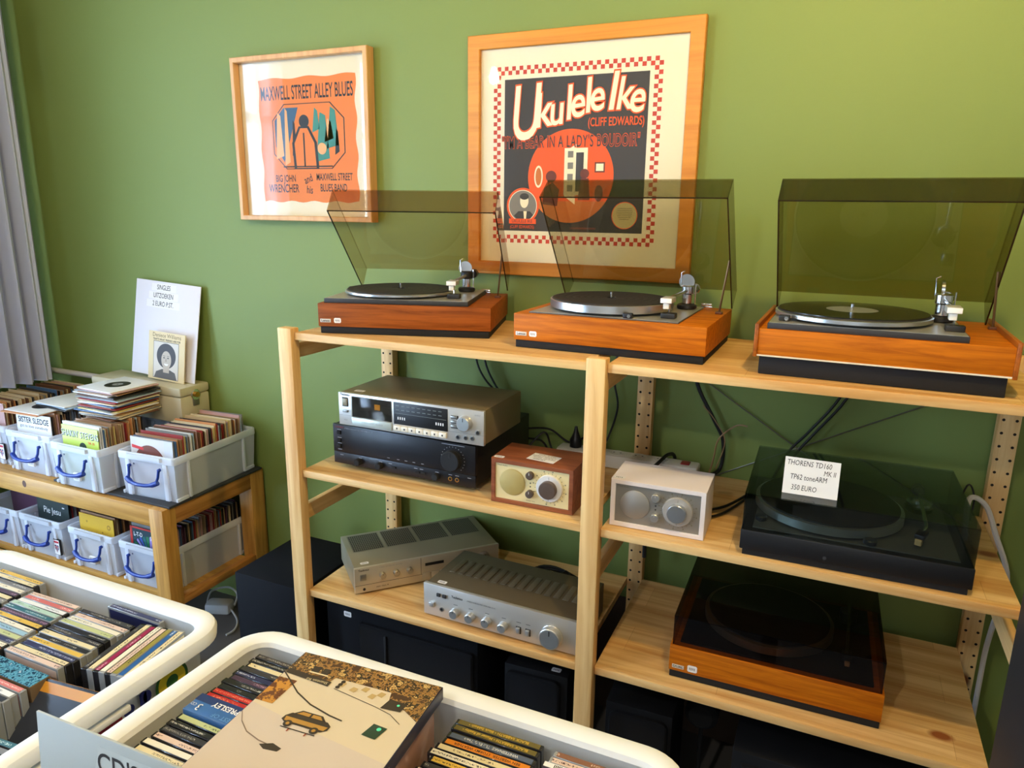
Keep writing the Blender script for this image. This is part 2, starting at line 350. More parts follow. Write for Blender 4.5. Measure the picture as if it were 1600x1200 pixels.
# ------------------------------------------------------------------ pine shelving unit, two bays
ZT, ZML, ZMR, ZLL, ZLR = 1.2295, .8488, .8466, .4872, .491
P = .85; PW = .044; PD = .032; SD = .5
def shelving():
    t = thing('shelf_unit', 'tall open pine shelving unit of two bays standing against the green wall', 'shelf', (0, 0, 0))
    hole = M('peg_hole', (30, 18, 12), .9)
    for i, x in enumerate((0, P, 2 * P)):
        b = MB(); b.box(x, x + PW, 0, PD, 0, 1.24, PINEZ, .002); b.build('post', t)
        b = MB(); b.box(x, x + PW, SD - PD, SD, 0, 1.24, PINEZ, .002)
        X = T(0, SD - PD, 0) @ FRONT
        for k in range(36):
            z = 1.188 - .032 * k - .0005
            for hx in (.009, .035):
                b.disc(X, x + hx, z, .0034, hole, 1, 12)
        b.build('post', t)
        for z0, z1 in ((1.155, 1.195), (.690, .734)):
            b = MB(); b.box(x + .013, x + .031, PD, SD - PD, z0, z1, PINEY, .002); b.build('rung', t)
    def board(x0, z, nb):
        b = MB(); y0, y1 = .012, SD - .024
        x1 = x0 + nb
        poly = [(x0 + .002, y0), (x1 - .002, y0), (x1, y0 + .002), (x1, y1), (x0, y1), (x0, y0 + .002)]
        b.prism([(px, py) for px, py in poly], z - .02, z - .0008, PINEXB)
        b.box(x0 + .002, x1 - .002, y0 - .0006, y0 + .02, z - .0203, z - .0006, PINEX, .0015)
        return b.build('shelf_board', t)
    for z in (ZT, ZML, ZLL): board(PW + .001, z, P - PW - .002)
    for z in (ZT, ZMR, ZLR): board(P + PW + .001, z, P - PW - .002)
    wire = M('brace_wire', (150, 150, 140), .3, .8)
    b = MB(); b.tube([(.894, .5035, 1.186), (1.70, .5035, .68)], .0017, wire, 6); b.build('cross_brace', t)
    b = MB(); b.tube([(1.70, .5065, 1.176), (.894, .5065, .738)], .0017, wire, 6); b.build('cross_brace', t)
shelving()

# ------------------------------------------------------------------ framed posters
def frame(x0, x1, z0, z1, depth, fw, m, label, lift):
    t = thing('framed_poster', label, 'picture', ((x0 + x1) / 2, YW - .002, (z0 + z1) / 2), 0)
    w, h = (x1 - x0) / 2, (z1 - z0) / 2; b = MB()
    def ring(o, y): return [(-w + o, y, -h + o), (w - o, y, -h + o), (w - o, y, h - o), (-w + o, y, h - o)]
    b.loft([ring(0, 0), ring(0, -depth + .002), ring(.002, -depth), ring(fw - .002, -depth), ring(fw, -depth + .002), ring(fw, -lift), ring(fw - .004, -lift), ring(fw - .004, 0)], m, False, False, None, True)
    b.build('frame', t)
    b = MB(); b.box(-w + fw - .003, w - fw + .003, -.008, -.003, -h + fw - .003, h - fw + .003, M('backing_card', (150, 140, 120), .8)); b.build('backing_board', t)
    b = MB(); b.box(-w + fw - .003, w - fw + .003, -lift - .003, -lift - .001, -h + fw - .003, h - fw + .003, sheet('picture_glass', (.98, .985, .98), 1.5)); b.build('glass', t)
    return t, w - fw, h - fw, T(0, -.0085, 0) @ FRONT
def poster_left():
    oak = wood('frame_oak', (222, 172, 112), (205, 150, 92), 'z', 1.4, .4)
    t, w, h, X = frame(-.56, -.022, 1.503, 2.017, .036, .016, oak, 'smaller light oak frame with a wavy orange print, hanging left of the turntables', .012)
    b = MB(); b.rect(X, -w - .002, w + .002, -h - .002, h + .002, M('mount_cream', (240, 226, 196), .7), 0)
    og = M('print_tangerine', (238, 128, 52), .6); ik = M('print_black', (38, 38, 48), .6); tl = M('print_teal', (62, 140, 128), .6); pk = M('print_peach', (246, 178, 120), .6); bl = M('print_blue', (58, 96, 128), .6)
    e = []                                                     # wavy-edged sheet
    X0, X1, Y0, Y1 = -.178, .205, -.195, .188
    for i in range(25): e.append((X0 + (X1 - X0) * i / 24, Y0 + .003 * math.sin(i * 1.1)))
    for i in range(1, 25): e.append((X1 + .004 * math.sin(i * .9), Y0 + (Y1 - Y0) * i / 24))
    for i in range(1, 25): e.append((X1 - (X1 - X0) * i / 24, Y1 + .003 * math.sin(i * .7)))
    for i in range(1, 24): e.append((X0 + .003 * math.sin(i * .8), Y1 - (Y1 - Y0) * i / 24))
    b.flat(X, e, og, 1)
    b.text(X, 'MAXWELL STREET ALLEY BLUES', .013, .142, .060, ik, 2, sx=.43, bold=.012)
    b.text(X, 'BIG JOHN', -.085, -.122, .031, ik, 2, sx=.62, bold=.012); b.text(X, 'WRENCHER', -.095, -.154, .037, ik, 2, sx=.62, bold=.012)
    b.text(X, 'and', .008, -.124, .034, ik, 2, sx=.7, rot=.35, bold=.01); b.text(X, 'his', .012, -.158, .034, ik, 2, sx=.7, rot=-.1, bold=.01)
    b.text(X, 'MAXWELL STREET', .112, -.118, .031, ik, 2, sx=.56, bold=.012); b.text(X, 'BLUES BAND', .108, -.152, .033, ik, 2, sx=.56, bold=.012)
    def octo(s, c, m, k): b.flat(X, [(cx * s + .012, cy * s + .006) for cx, cy in ((-.09, -.098), (.095, -.098), (.148, -.05), (.148, .055), (.095, .104), (-.09, .104), (-.14, .055), (-.14, -.05))], m, k)
    octo(1., 0, ik, 2); octo(.975, 0, og, 3)
    # plain street scene of flat shapes: sky, hazy blocks and two bundled-up figures' outlines left abstract
    b.flat(X, [(-.118, -.02), (-.118, .06), (-.08, .098), (-.02, .098), (-.05, .02), (-.085, -.07)], bl, 4)
    for x, y0, y1, ww, m in ((-.10, -.06, .075, .018, pk), (-.07, -.08, .088, .012, pk), (-.04, -.05, .05, .01, ik), (.075, -.07, .07, .03, tl), (.115, -.03, .085, .026, tl), (.10, -.01, .05, .02, pk), (.05, .02, .085, .016, tl), (.13, -.05, .02, .01, ik)):
        b.flat(X, [(x - ww, y0), (x + ww * .8, y0 + .01), (x + ww * .4, y1), (x - ww * .3, y1 + .01)], m, 5)
    b.flat(X, [(-.045, -.09), (.055, -.09), (.05, -.01), (.02, .04), (-.02, .04), (-.05, -.01)], ik, 6); b.flat(X, [(-.035, -.088), (.045, -.088), (.04, -.012), (.014, .034), (-.014, .034), (-.04, -.012)], og, 7)
    b.disc(X, .002, .055, .02, ik, 7, 20); b.rect(X, -.004, .002, -.085, .02, ik, 8); b.rect(X, -.09, .11, -.086, -.082, ik, 8); b.disc(X, .07, -.03, .018, pk, 8, 16)
    b.build('print', t)
poster_left()
def poster_right():
    oak = wood('frame_honey', (214, 142, 52), (196, 122, 40), 'x', 1.2, .38)
    t, w, h, X = frame(.308, .966, 1.362, 2.018, .02, .038, oak, 'large honey-coloured frame with a dark red-checked poster, hanging behind the middle turntable', .008)
    b = MB(); b.rect(X, -w - .002, w + .002, -h - .002, h + .002, M('mount_warm', (246, 234, 206), .7), 0)
    dk = M('print_charcoal', (62, 57, 56), .6); rd = M('print_red', (206, 62, 40), .6); og = M('print_orange', (240, 88, 18), .6); cr = M('print_cream', (250, 232, 196), .6); gy = M('print_grey', (128, 122, 112), .6); tn = M('print_tan', (206, 112, 40), .6); br = M('print_brown', (110, 50, 34), .6)
    cx, cy, S, n = -.012, .004, .228, 41
    st = 2 * S / n
    done = set()
    for i in range(n + 1):
        for j in range(2):
            if (i + j) % 2: continue
            a = -S + i * st; o = S - j * st
            for q in ((a, o), (a, -o - st), (-o - st, a), (o, a)):
                key = (round(q[0] / st * 2), round(q[1] / st * 2))
                if key in done: continue
                done.add(key); b.rect(X, cx + q[0], cx + q[0] + st, cy + q[1], cy + q[1] + st, rd, 1)
    s = .205
    b.rect(X, cx - s, cx + s, cy - s, cy + s, dk, 2)
    b.disc(X, cx - .005, cy - .055, .125, og, 3, 64)
    fl = [(cx - .005 + .125 * math.cos(R(a)), cy - .055 + .125 * math.sin(R(a))) for a in range(212, 329, 4)]; b.flat(X, fl, tn, 4)
    # plain stand-in for the room scene: a door, a wall picture, a mirror and a rug, no figures
    b.rect(X, cx - .022, cx + .045, cy - .105, cy + .02, cr, 4); b.rect(X, cx + .012, cx + .034, cy - .095, cy + .008, dk, 5); b.flat(X, [(cx - .02, cy - .108), (cx + .012, cy - .13), (cx + .012, cy + .03), (cx - .02, cy + .012)], cr, 6)
    for k in range(4): b.rect(X, cx - .012, cx + .004, cy - .095 + k * .03, cy - .078 + k * .03, gy, 7)
    b.rect(X, cx + .066, cx + .095, cy - .045, cy - .018, br, 5); b.rect(X, cx + .070, cx + .091, cy - .041, cy - .022, cr, 6)
    b.disc(X, cx - .098, cy - .055, .013, cr, 5, 28, .03); b.disc(X, cx - .098, cy - .055, .009, tn, 6, 28, .024)
    b.flat(X, [(cx - .085, cy - .13), (cx - .04, cy - .135), (cx - .035, cy - .09), (cx - .055, cy - .07), (cx - .08, cy - .085)], br, 5); b.disc(X, cx - .06, cy - .055, .016, br, 5, 20)
    b.flat(X, [(cx + .02, cy - .118), (cx + .055, cy - .118), (cx + .05, cy - .06), (cx + .028, cy - .06)], br, 6); b.disc(X, cx + .038, cy - .048, .013, br, 6, 20); b.disc(X, cx + .08, cy - .1, .012, br, 5, 20, .022)
    Y = X @ T(cx, cy, 0)
    for kk, m, bo in ((8, og, .042), (10, cr, .012)):
        b.text(Y, 'U', -.147, .108, .205, m, kk, shear=.25, bold=bo * .7, sx=.62, rot=.08)
        for i, (s, x, y, sz) in enumerate((('k', -.092, .116, .125), ('u', -.052, .117, .115), ('l', -.017, .132, .125), ('e', .008, .135, .115), ('l', .037, .148, .125), ('e', .062, .149, .115), ('I', .105, .156, .135), ('k', .137, .150, .115), ('e', .172, .142, .115))):
            b.text(Y, s, x, y, sz, m, kk + .6 + .1 * (i % 2), shear=.2, bold=bo, sx=.8, rot=.12 if i < 6 else .02)
    b.text(Y, '(CLIFF EDWARDS)', .12, .084, .031, og, 8, sx=.62, bold=.015)
    b.text(Y, '"I\'M A BEAR IN A LADY\'S BOUDOIR"', -.012, .036, .044, og, 8, sx=.52, bold=.042, space=1.10); b.text(Y, '"I\'M A BEAR IN A LADY\'S BOUDOIR"', -.012, .036, .044, dk, 9.6, sx=.52, bold=.004, space=1.10)
    for m, k, r in ((og, 5, .05), (cr, 6, .044), (gy, 7, .042)): b.disc(Y, -.145, -.135, r, m, k, 48)
    b.disc(Y, -.14, -.122, .013, cr, 8, 24, .019); b.flat(Y, [(-.172, -.163), (-.158, -.15), (-.122, -.15), (-.112, -.16), (-.12, -.17), (-.145, -.177), (-.165, -.17)], dk, 8); b.disc(Y, -.14, -.109, .014, dk, 9, 20, .009); b.flat(Y, [(-.142, -.15), (-.132, -.15), (-.134, -.172), (-.14, -.172)], cr, 9)
    b.rect(Y, -.187, -.103, -.185, -.171, og, 10); b.text(Y, 'UKULELE IKE', -.146, -.178, .0125, dk, 11, sx=.9); b.text(Y, '(CLIFF EDWARDS)', -.146, -.194, .0125, og, 10, sx=.75)
    for m, k, r in ((og, 3, .036), (M('print_straw', (190, 172, 110), .6), 4, .034)): b.disc(Y, .155, -.158, r, m, k, 44)
    for k in range(7): ww = .022 * math.sqrt(max(.05, 1 - ((k - 2) / 5) ** 2)); b.rect(Y, .155 - ww, .155 + ww, -.140 - k * .0048, -.1385 - k * .0048, M('print_olive_ink', (120, 104, 60), .6), 6)
    b.rect(Y, .0, .075, -.197, -.192, M('print_rust', (120, 60, 44), .6), 3)
    b.build('print', t)
poster_right()

# ------------------------------------------------------------------ turntables
TEAK = wood('teak_veneer', (200, 112, 12), (160, 82, 5), 'x', 3.2, .5, spec=.18)
TEAKR = wood('red_teak_veneer', (160, 84, 24), (120, 58, 10), 'x', 3.2, .5, spec=.18)
TEAKY = wood('teak_veneer_side', (172, 92, 18), (132, 66, 10), 'y', 3.2, .4)
SM_B = sheet('brown_smoked_acrylic', (.86, .77, .66)); SM_G = sheet('grey_smoked_acrylic', (.74, .72, .63)); SM_D = sheet('dark_smoked_acrylic', (.66, .64, .50)); SM_T = sheet('blue_smoked_acrylic', (.70, .75, .74)); SM_K = sheet('black_smoked_acrylic', (.62, .57, .56))
def sticker(mb, X, x, y, m=WHITE, w=.019, h=.013, k=2):
    c = .0025; pts = [(x - w / 2 + c, y - h / 2), (x + w / 2 - c, y - h / 2), (x + w / 2, y - h / 2 + c), (x + w / 2, y + h / 2 - c), (x + w / 2 - c, y + h / 2), (x - w / 2 + c, y + h / 2), (x - w / 2, y + h / 2 - c), (x - w / 2, y - h / 2 + c)]
    mb.flat(X, pts, m, k); g = M('biro_grey', (120, 116, 124), .7)
    for i in range(4): mb.rect(X, x - w * .3 + i * w * .16, x - w * .22 + i * w * .16, y - h * .16 - .001 * (i % 2), y + h * .18, g, k + 1)
def lid(t, w, L, h, hy, hz, th, x0, sm, arm=True):
    """open dust cover: local panel hinged at (hy,hz), opened by th"""
    b = MB(); k = .003; X = T(x0, hy, hz) @ Matrix.Rotation(-th, 4, 'X')
    b.box(0, w, -L, 0, -k, 0, sm, 0, X); b.box(0, w, -L, -L + k, -h, -k, sm, 0, X)
    b.box(0, k, -L + k, 0, -h, -k, sm, 0, X); b.box(w - k, w, -L + k, 0, -h, -k, sm, 0, X)
    lo = b.build('dust_cover', t); e = MB(); dk = M('acrylic_edge', (30, 24, 16), .25)
    for q in ((0, k, -L, 0), (w - k, w, -L, 0), (0, w, -L, -L + k)): e.box(*q, -h - .0012, -h, dk, 0, X)
    e.build('lid_edge', lo); return X, lo
def tonearm(t, px, py, z, hx, hy, style):
    b = MB(); b.cyl((px, py, z), .024, .012, BLACK, b=.003); b.cyl((px, py, z + .012), .013, .026, CHROME, b=.002); b.cyl((px, py, z + .036), .017, .022, CHROME if style != 1 else BLACK, b=.003); b.lathe([(.014, -.003), (.019, -.003), (.019, .003), (.014, .003)], (px - .004, py + .004, z + .066), CHROME, 'x' if style == 3 else 'y', 24); b.tube([(px - .016, py, z + .05), (px - .018, py, z + .088), (px - .010, py, z + .092)], .0014, CHROME)
    b.tube([(px + .02, py - .004, z + .012), (px + .02, py - .004, z + .062)], .0016, CHROME); b.build('arm_pivot', t)
    a = MB(); zt = z + .046
    a.tube([(px + .006, py + .035, zt), (px, py, zt), (hx, hy + .03, zt - .004)], .0042, CHROME if style != 1 else GREYM, 12); o = a.build('tonearm', t)
    a = MB(); X = T(px + .009, py + .058, zt) @ Matrix.Rotation(math.atan2(px - hx, py - hy) * -1, 4, 'Z'); a.cyl((0, .012, 0), .013, .026, CHROME if style != 1 else BLACK, 'y', 22, .002, X); a.build('counterweight', o)
    a = MB(); a.box(hx - .013, hx + .013, hy - .012, hy + .032, zt - .012, zt, M('headshell_grey', (186, 186, 184), .35, .3), .002); a.box(hx - .0125, hx + .0125, hy - .0135, hy - .011, zt - .011, zt - .001, WHITE, .0005)
    a.box(hx - .007, hx + .006, hy - .008, hy + .012, zt - .025, zt - .012, M('cartridge_white', (226, 222, 212), .4), .001); a.build('headshell', o)
    a = MB(); a.box(hx - .011, hx + .022, hy - .012, hy + .012, z, z + .012, BLACK, .002); a.tube([(hx + .004, hy + .008, z + .012), (hx + .004, hy + .008, zt - .008)], .0022, CHROME); a.build('arm_rest', t)
def record_player(name, label, x, y, ang, w, d, hb, hw, wm, plate, plat, lidp, sm, inset, arm, badge, style, seat=0):
    t = thing(name, label, 'turntable', (x, y, ZT), R(ang))
    b = MB(); b.box(inset, w - inset, inset, d - inset, 0, hb, MATT, .0015); b.build('base', t)
    zw = hb + hw
    b = MB()
    if style == 3:
        b.box(.008, w - .008, .003, d, hb, zw, wm, .001); b.box(0, .008, 0, d, hb - .002, zw + .010, TEAKY, .0015); b.box(w - .008, w, 0, d, hb - .002, zw + .010, TEAKY, .0015)
        b.box(.008, w - .008, .0015, .004, hb, hb + .003, M('white_trim', (226, 214, 190), .5))
    else: b.box(0, w, 0, d, hb, zw, wm, .0015)
    pl = b.build('plinth', t)
    if badge:
        b = MB(); X = FRONT; b.box(.006, .034, -.0012, .0002, hb + .011, hb + .020, M('badge_metal', (222, 216, 204), .4, .2), .0003); b.text(T(0, -.0012, 0) @ FRONT, 'Lenco', .020, hb + .0155, .0082, INK, 1, bold=.02, sx=1.1); b.build('badge', t)
        b = MB(); sticker(b, FRONT, badge, hb + .0165); b.build('price_sticker', t)
    b = MB(); x0, x1, y0, y1, pt = plate
    b.box(x0, x1, y0, y1, zw, zw + pt, DARK if style != 2 else M('plate_edge', (92, 88, 84), .4, .5), .001); b.box(x0 + .002, x1 - .002, y0 + .002, y1 - .002, zw + pt - .0006, zw + pt + .0006, SILVER); b.build('deck_plate', t)
    z = zw + pt + .0006; cx, cy, r, ph = plat
    b = MB(); b.lathe([(r - .004, .004), (r, .006), (r, ph - .001), (r - .002, ph), (r - .012, ph)], (cx, cy, z), M('platter_aluminium', (204, 206, 204), .28, .9), 'z', 72); b.cyl((cx, cy, z), r * .5, .005, DARK); b.build('platter', t)
    b = MB(); rp = r - .004; prof = [(rp, 0)]
    for i in range(7): q = rp - .002 - i * .017; prof += [(q, .0026), (q - .013, .0026), (q - .0145, .0020)]
    b.lathe(prof + [(.012, .0024), (.012, 0)], (cx, cy, z + ph), RUBBER, 'z', 64); m = b.build('platter_mat', t)
    if style == 3:
        b = MB(); b.lathe([(rp - .003, 0), (rp - .003, .0016), (.05, .0022), (.05, 0)], (cx, cy, z + ph + .0027), M('vinyl_black', (16, 15, 16), .22), 'z', 64)
        b.lathe([(.05, 0), (.05, .0023), (.004, .0023), (.004, 0)], (cx, cy, z + ph + .0027), M('record_label_grey', (120, 124, 112), .5), 'z', 40); b.text(T(cx, cy, z + ph + .0051), 'STEREO', 0, .03, .009, INK, 1); b.build('test_record', t)
    b = MB(); b.cyl((cx, cy, z + ph), .0036, .017, CHROME, b=.001); b.build('spindle', t)
    tonearm(t, *arm[:2], z, *arm[2:4], style)
    for kx, ky in arm[4]:
        b = MB(); b.box(kx - .011, kx + .011, ky - .006, ky + .006, z, z + .012, BLACK, .002); b.cyl((kx + .004, ky - .006, z + .006), .004, .004, CHROME, 'y', 14); b.build('lever', t)
    L, h, hy, hz, th, xl, wl = lidp
    X, lo = lid(t, wl, L, h, hy, hz, R(th), xl, sm)
    for hx in (xl + .07, xl + wl - .07):
        b = MB(); b.box(hx - .015, hx + .015, d - .014, d - .001, zw, zw + .005, CHROME, .001)
        b.cyl((hx - .013, d - .008, zw + .008), .005, .026, CHROME, 'x', 14); b.build('hinge', t)
    a = X @ Vector((wl - .006, -L * .42, -h * .75))
    b = MB(); b.tube([(w - .014, hy - .115, zw + .002), tuple(a)], .0024, M('stay_bronze', (110, 84, 56), .35, .7), 8); b.box(w - .022, w - .006, hy - .122, hy - .104, zw, zw + .006, M('bracket_brown', (90, 50, 26), .5), .001); b.build('lid_stay', t)
    return t
record_player('turntable', 'reddish wooden turntable with raised lid, angled at the left end of the top shelf', .109, .033, 17.1, .452, .330, .018, .060, TEAKR,
    (.014, .392, .010, .300, .012), (.178, .158, .150, .012), (.335, .069, .333, .144, 40.9, .023, .435), SM_B, .004, (.345, .245, .338, .075, [(.03, .19)]), .052, 1)
record_player('turntable', 'wooden turntable with a thick silver platter and raised lid, middle of the top shelf', .635, .097, -.8, .450, .342, .018, .063, TEAK,
    (.03, .385, .02, .318, .003), (.185, .172, .150, .024), (.329, .066, .343, .129, 52.4, .021, .437), SM_G, .004, (.352, .262, .345, .075, [(.27, .026)]), .05, 2)
record_player('turntable', 'wooden turntable with a test record and raised dark lid, right end of the top shelf', 1.184, .052, -1.1, .449, .341, .038, .055, TEAK,
    (.022, .37, .012, .30, .012), (.172, .158, .150, .014), (.325, .068, .345, .138, 50.2, .012, .420), SM_D, .012, (.338, .2, .345, .072, [(.05, .05)]), 0, 3)

def closed_player():
    # black turntable, middle shelf right
    t = thing('turntable', 'black turntable under a closed clear lid carrying a handwritten price card, middle shelf', 'turntable', (1.196, .02, ZMR), R(.9))
    w, d = .423, .345
    b = MB(); b.box(.006, w - .006, .006, d - .006, 0, .014, MATT); b.box(0, w, 0, d, .014, .057, M('plinth_black', (17, 17, 19), .45), .002); b.build('plinth', t)
    b = MB(); X = T(0, -.0002, 0) @ FRONT; b.disc(X, .165, .026, .004, DARK, 1, 16); b.build('emblem', t)
    b = MB(); b.box(.022, w - .022, .018, d - .02, .057, .060, M('deck_grey', (96, 94, 90), .45, .4), .001); b.build('deck_plate', t)
    b = MB(); b.lathe([(.146, .004), (.151, .006), (.151, .023), (.148, .024), (.14, .024)], (.165, .172, .060), M('platter_aluminium', (204, 206, 204), .28, .9), 'z', 64); b.build('platter', t)
    b = MB(); b.cyl((.165, .172, .084), .143, .004, RUBBER, n=60); b.build('platter_mat', t)
    b = MB(); b.cyl((.165, .172, .088), .0036, .012, CHROME); b.build('spindle', t)
    for kx, ky, r in ((.035, .06, .012), (.245, .028, .013)):
        b = MB(); b.cyl((kx, ky, .060), r, .011, M('knob_blue_black', (36, 40, 48), .3), b=.002); b.build('knob', t)
    b = MB(); b.cyl((.352, .262, .060), .028, .014, BLACK, b=.003); b.cyl((.352, .262, .074), .012, .014, CHROME, b=.003)
    b.lathe([(.022, -.003), (.026, -.003), (.026, .003), (.022, .003)], (.352, .262, .078), CHROME, 'z', 30); b.build('arm_pivot', t)
    b = MB(); b.tube([(.353, .305, .092), (.352, .262, .092), (.348, .1, .088), (.338, .07, .087)], .004, CHROME, 10); o = b.build('tonearm', t)
    b = MB(); b.cyl((.353, .32, .092), .013, .024, BLACK, 'y', 20, .002); b.build('counterweight', o)
    b = MB(); b.box(-.009, .009, -.018, .016, -.006, .003, BLACK, .001, T(.336, .06, .087) @ Matrix.Rotation(-.35, 4, 'Z')); b.box(-.006, .006, -.022, -.008, -.018, -.006, M('cartridge_tan', (196, 160, 110), .4), .001, T(.336, .06, .087) @ Matrix.Rotation(-.35, 4, 'Z')); b.build('headshell', o)
    b = MB(); k = .003; z0, z1 = .0575, .138; x0, x1, y0, y1 = .002, w - .002, .002, d - .002
    for q in ((x0, x1, y0, y1, z1 - k, z1), (x0, x1, y0, y0 + k, z0, z1 - k), (x0, x1, y1 - k, y1, z0, z1 - k), (x0, x0 + k, y0 + k, y1 - k, z0, z1 - k), (x1 - k, x1, y0 + k, y1 - k, z0, z1 - k)): b.box(*q, SM_T)
    b.build('dust_cover', t)
    c = thing('price_card', 'white handwritten price card standing on the closed lid of the black turntable', 'card', (1.319, .058, ZMR + .1385), R(.5))
    b = MB(); X = Matrix.Rotation(R(-10), 4, 'X'); b.box(-.0525, .0525, 0, .0006, 0, .076, WHITE, 0, X); Y = X @ FRONT; pen = M('marker_black', (24, 22, 26), .6)
    for s, xx, yy, sz in (('THORENS TD160', -.006, .065, .0155), ('MK II', .034, .050, .0145), ('TP62 toneARM', -.005, .036, .0155), ('350 EURO', -.012, .014, .0155)): b.text(Y, s, xx, yy, sz, pen, 1, sx=.72, shear=.12)
    b.build('card_face', c); b = MB(); X = Matrix.Rotation(R(22), 4, 'X'); b.box(-.0525, .0525, .0, .0006, 0, .079, WHITE, 0, T(0, .042, .0) @ X); b.build('card_back', c)
closed_player()
def low_player():
    t = thing('turntable', 'wooden turntable under a closed near-black lid on the bottom shelf of the right bay', 'turntable', (1.062, .053, ZLR), R(.9))
    w, d = .446, .36
    b = MB(); b.box(.002, w - .002, .003, d - .003, 0, .018, MATT, .001); b.build('base', t)
    b = MB(); b.box(0, w, 0, d, .018, .082, TEAK, .0015); b.build('plinth', t)
    b = MB(); b.box(.008, .035, -.0012, .0002, .026, .035, M('badge_metal', (222, 216, 204), .4, .2), .0003); b.text(T(0, -.0012, 0) @ FRONT, 'DUAL', .0215, .0305, .0075, INK, 1, bold=.02, sx=1.2); b.build('badge', t)
    b = MB(); sticker(b, FRONT, .054, .0325, w=.022, h=.017); b.build('price_sticker', t)
    b = MB(); b.box(.02, w - .02, .02, d - .02, .082, .088, MATT, .001); b.build('deck_plate', t)
    b = MB(); b.lathe([(.142, .004), (.147, .005), (.147, .024), (.144, .025), (.136, .025)], (.2, .18, .088), M('platter_gilt', (190, 180, 150), .28, .9), 'z', 64); b.build('platter', t)
    b = MB(); b.cyl((.2, .18, .113), .138, .003, RUBBER, n=60); b.build('platter_mat', t)
    b = MB(); b.cyl((.38, .27, .088), .02, .03, BLACK, b=.003); b.build('arm_pivot', t)
    b = MB(); b.tube([(.38, .31, .118), (.38, .27, .118), (.372, .08, .114)], .004, CHROME, 10); o = b.build('tonearm', t)
    b = MB(); b.box(.362, .382, .058, .09, .106, .116, BLACK, .001); b.box(.368, .378, .052, .064, .098, .108, M('cartridge_tan', (196, 160, 110), .4), .001); b.build('headshell', o)
    b = MB(); k = .003; z0, z1 = .0825, .157; x0, x1, y0, y1 = .005, w - .005, .004, d - .006
    for q in ((x0, x1, y0, y1, z1 - k, z1), (x0, x1, y0, y0 + k, z0, z1 - k), (x0, x1, y1 - k, y1, z0, z1 - k), (x0, x0 + k, y0 + k, y1 - k, z0, z1 - k), (x1 - k, x1, y0 + k, y1 - k, z0, z1 - k)): b.box(*q, SM_K)
    b.build('dust_cover', t)
low_player()

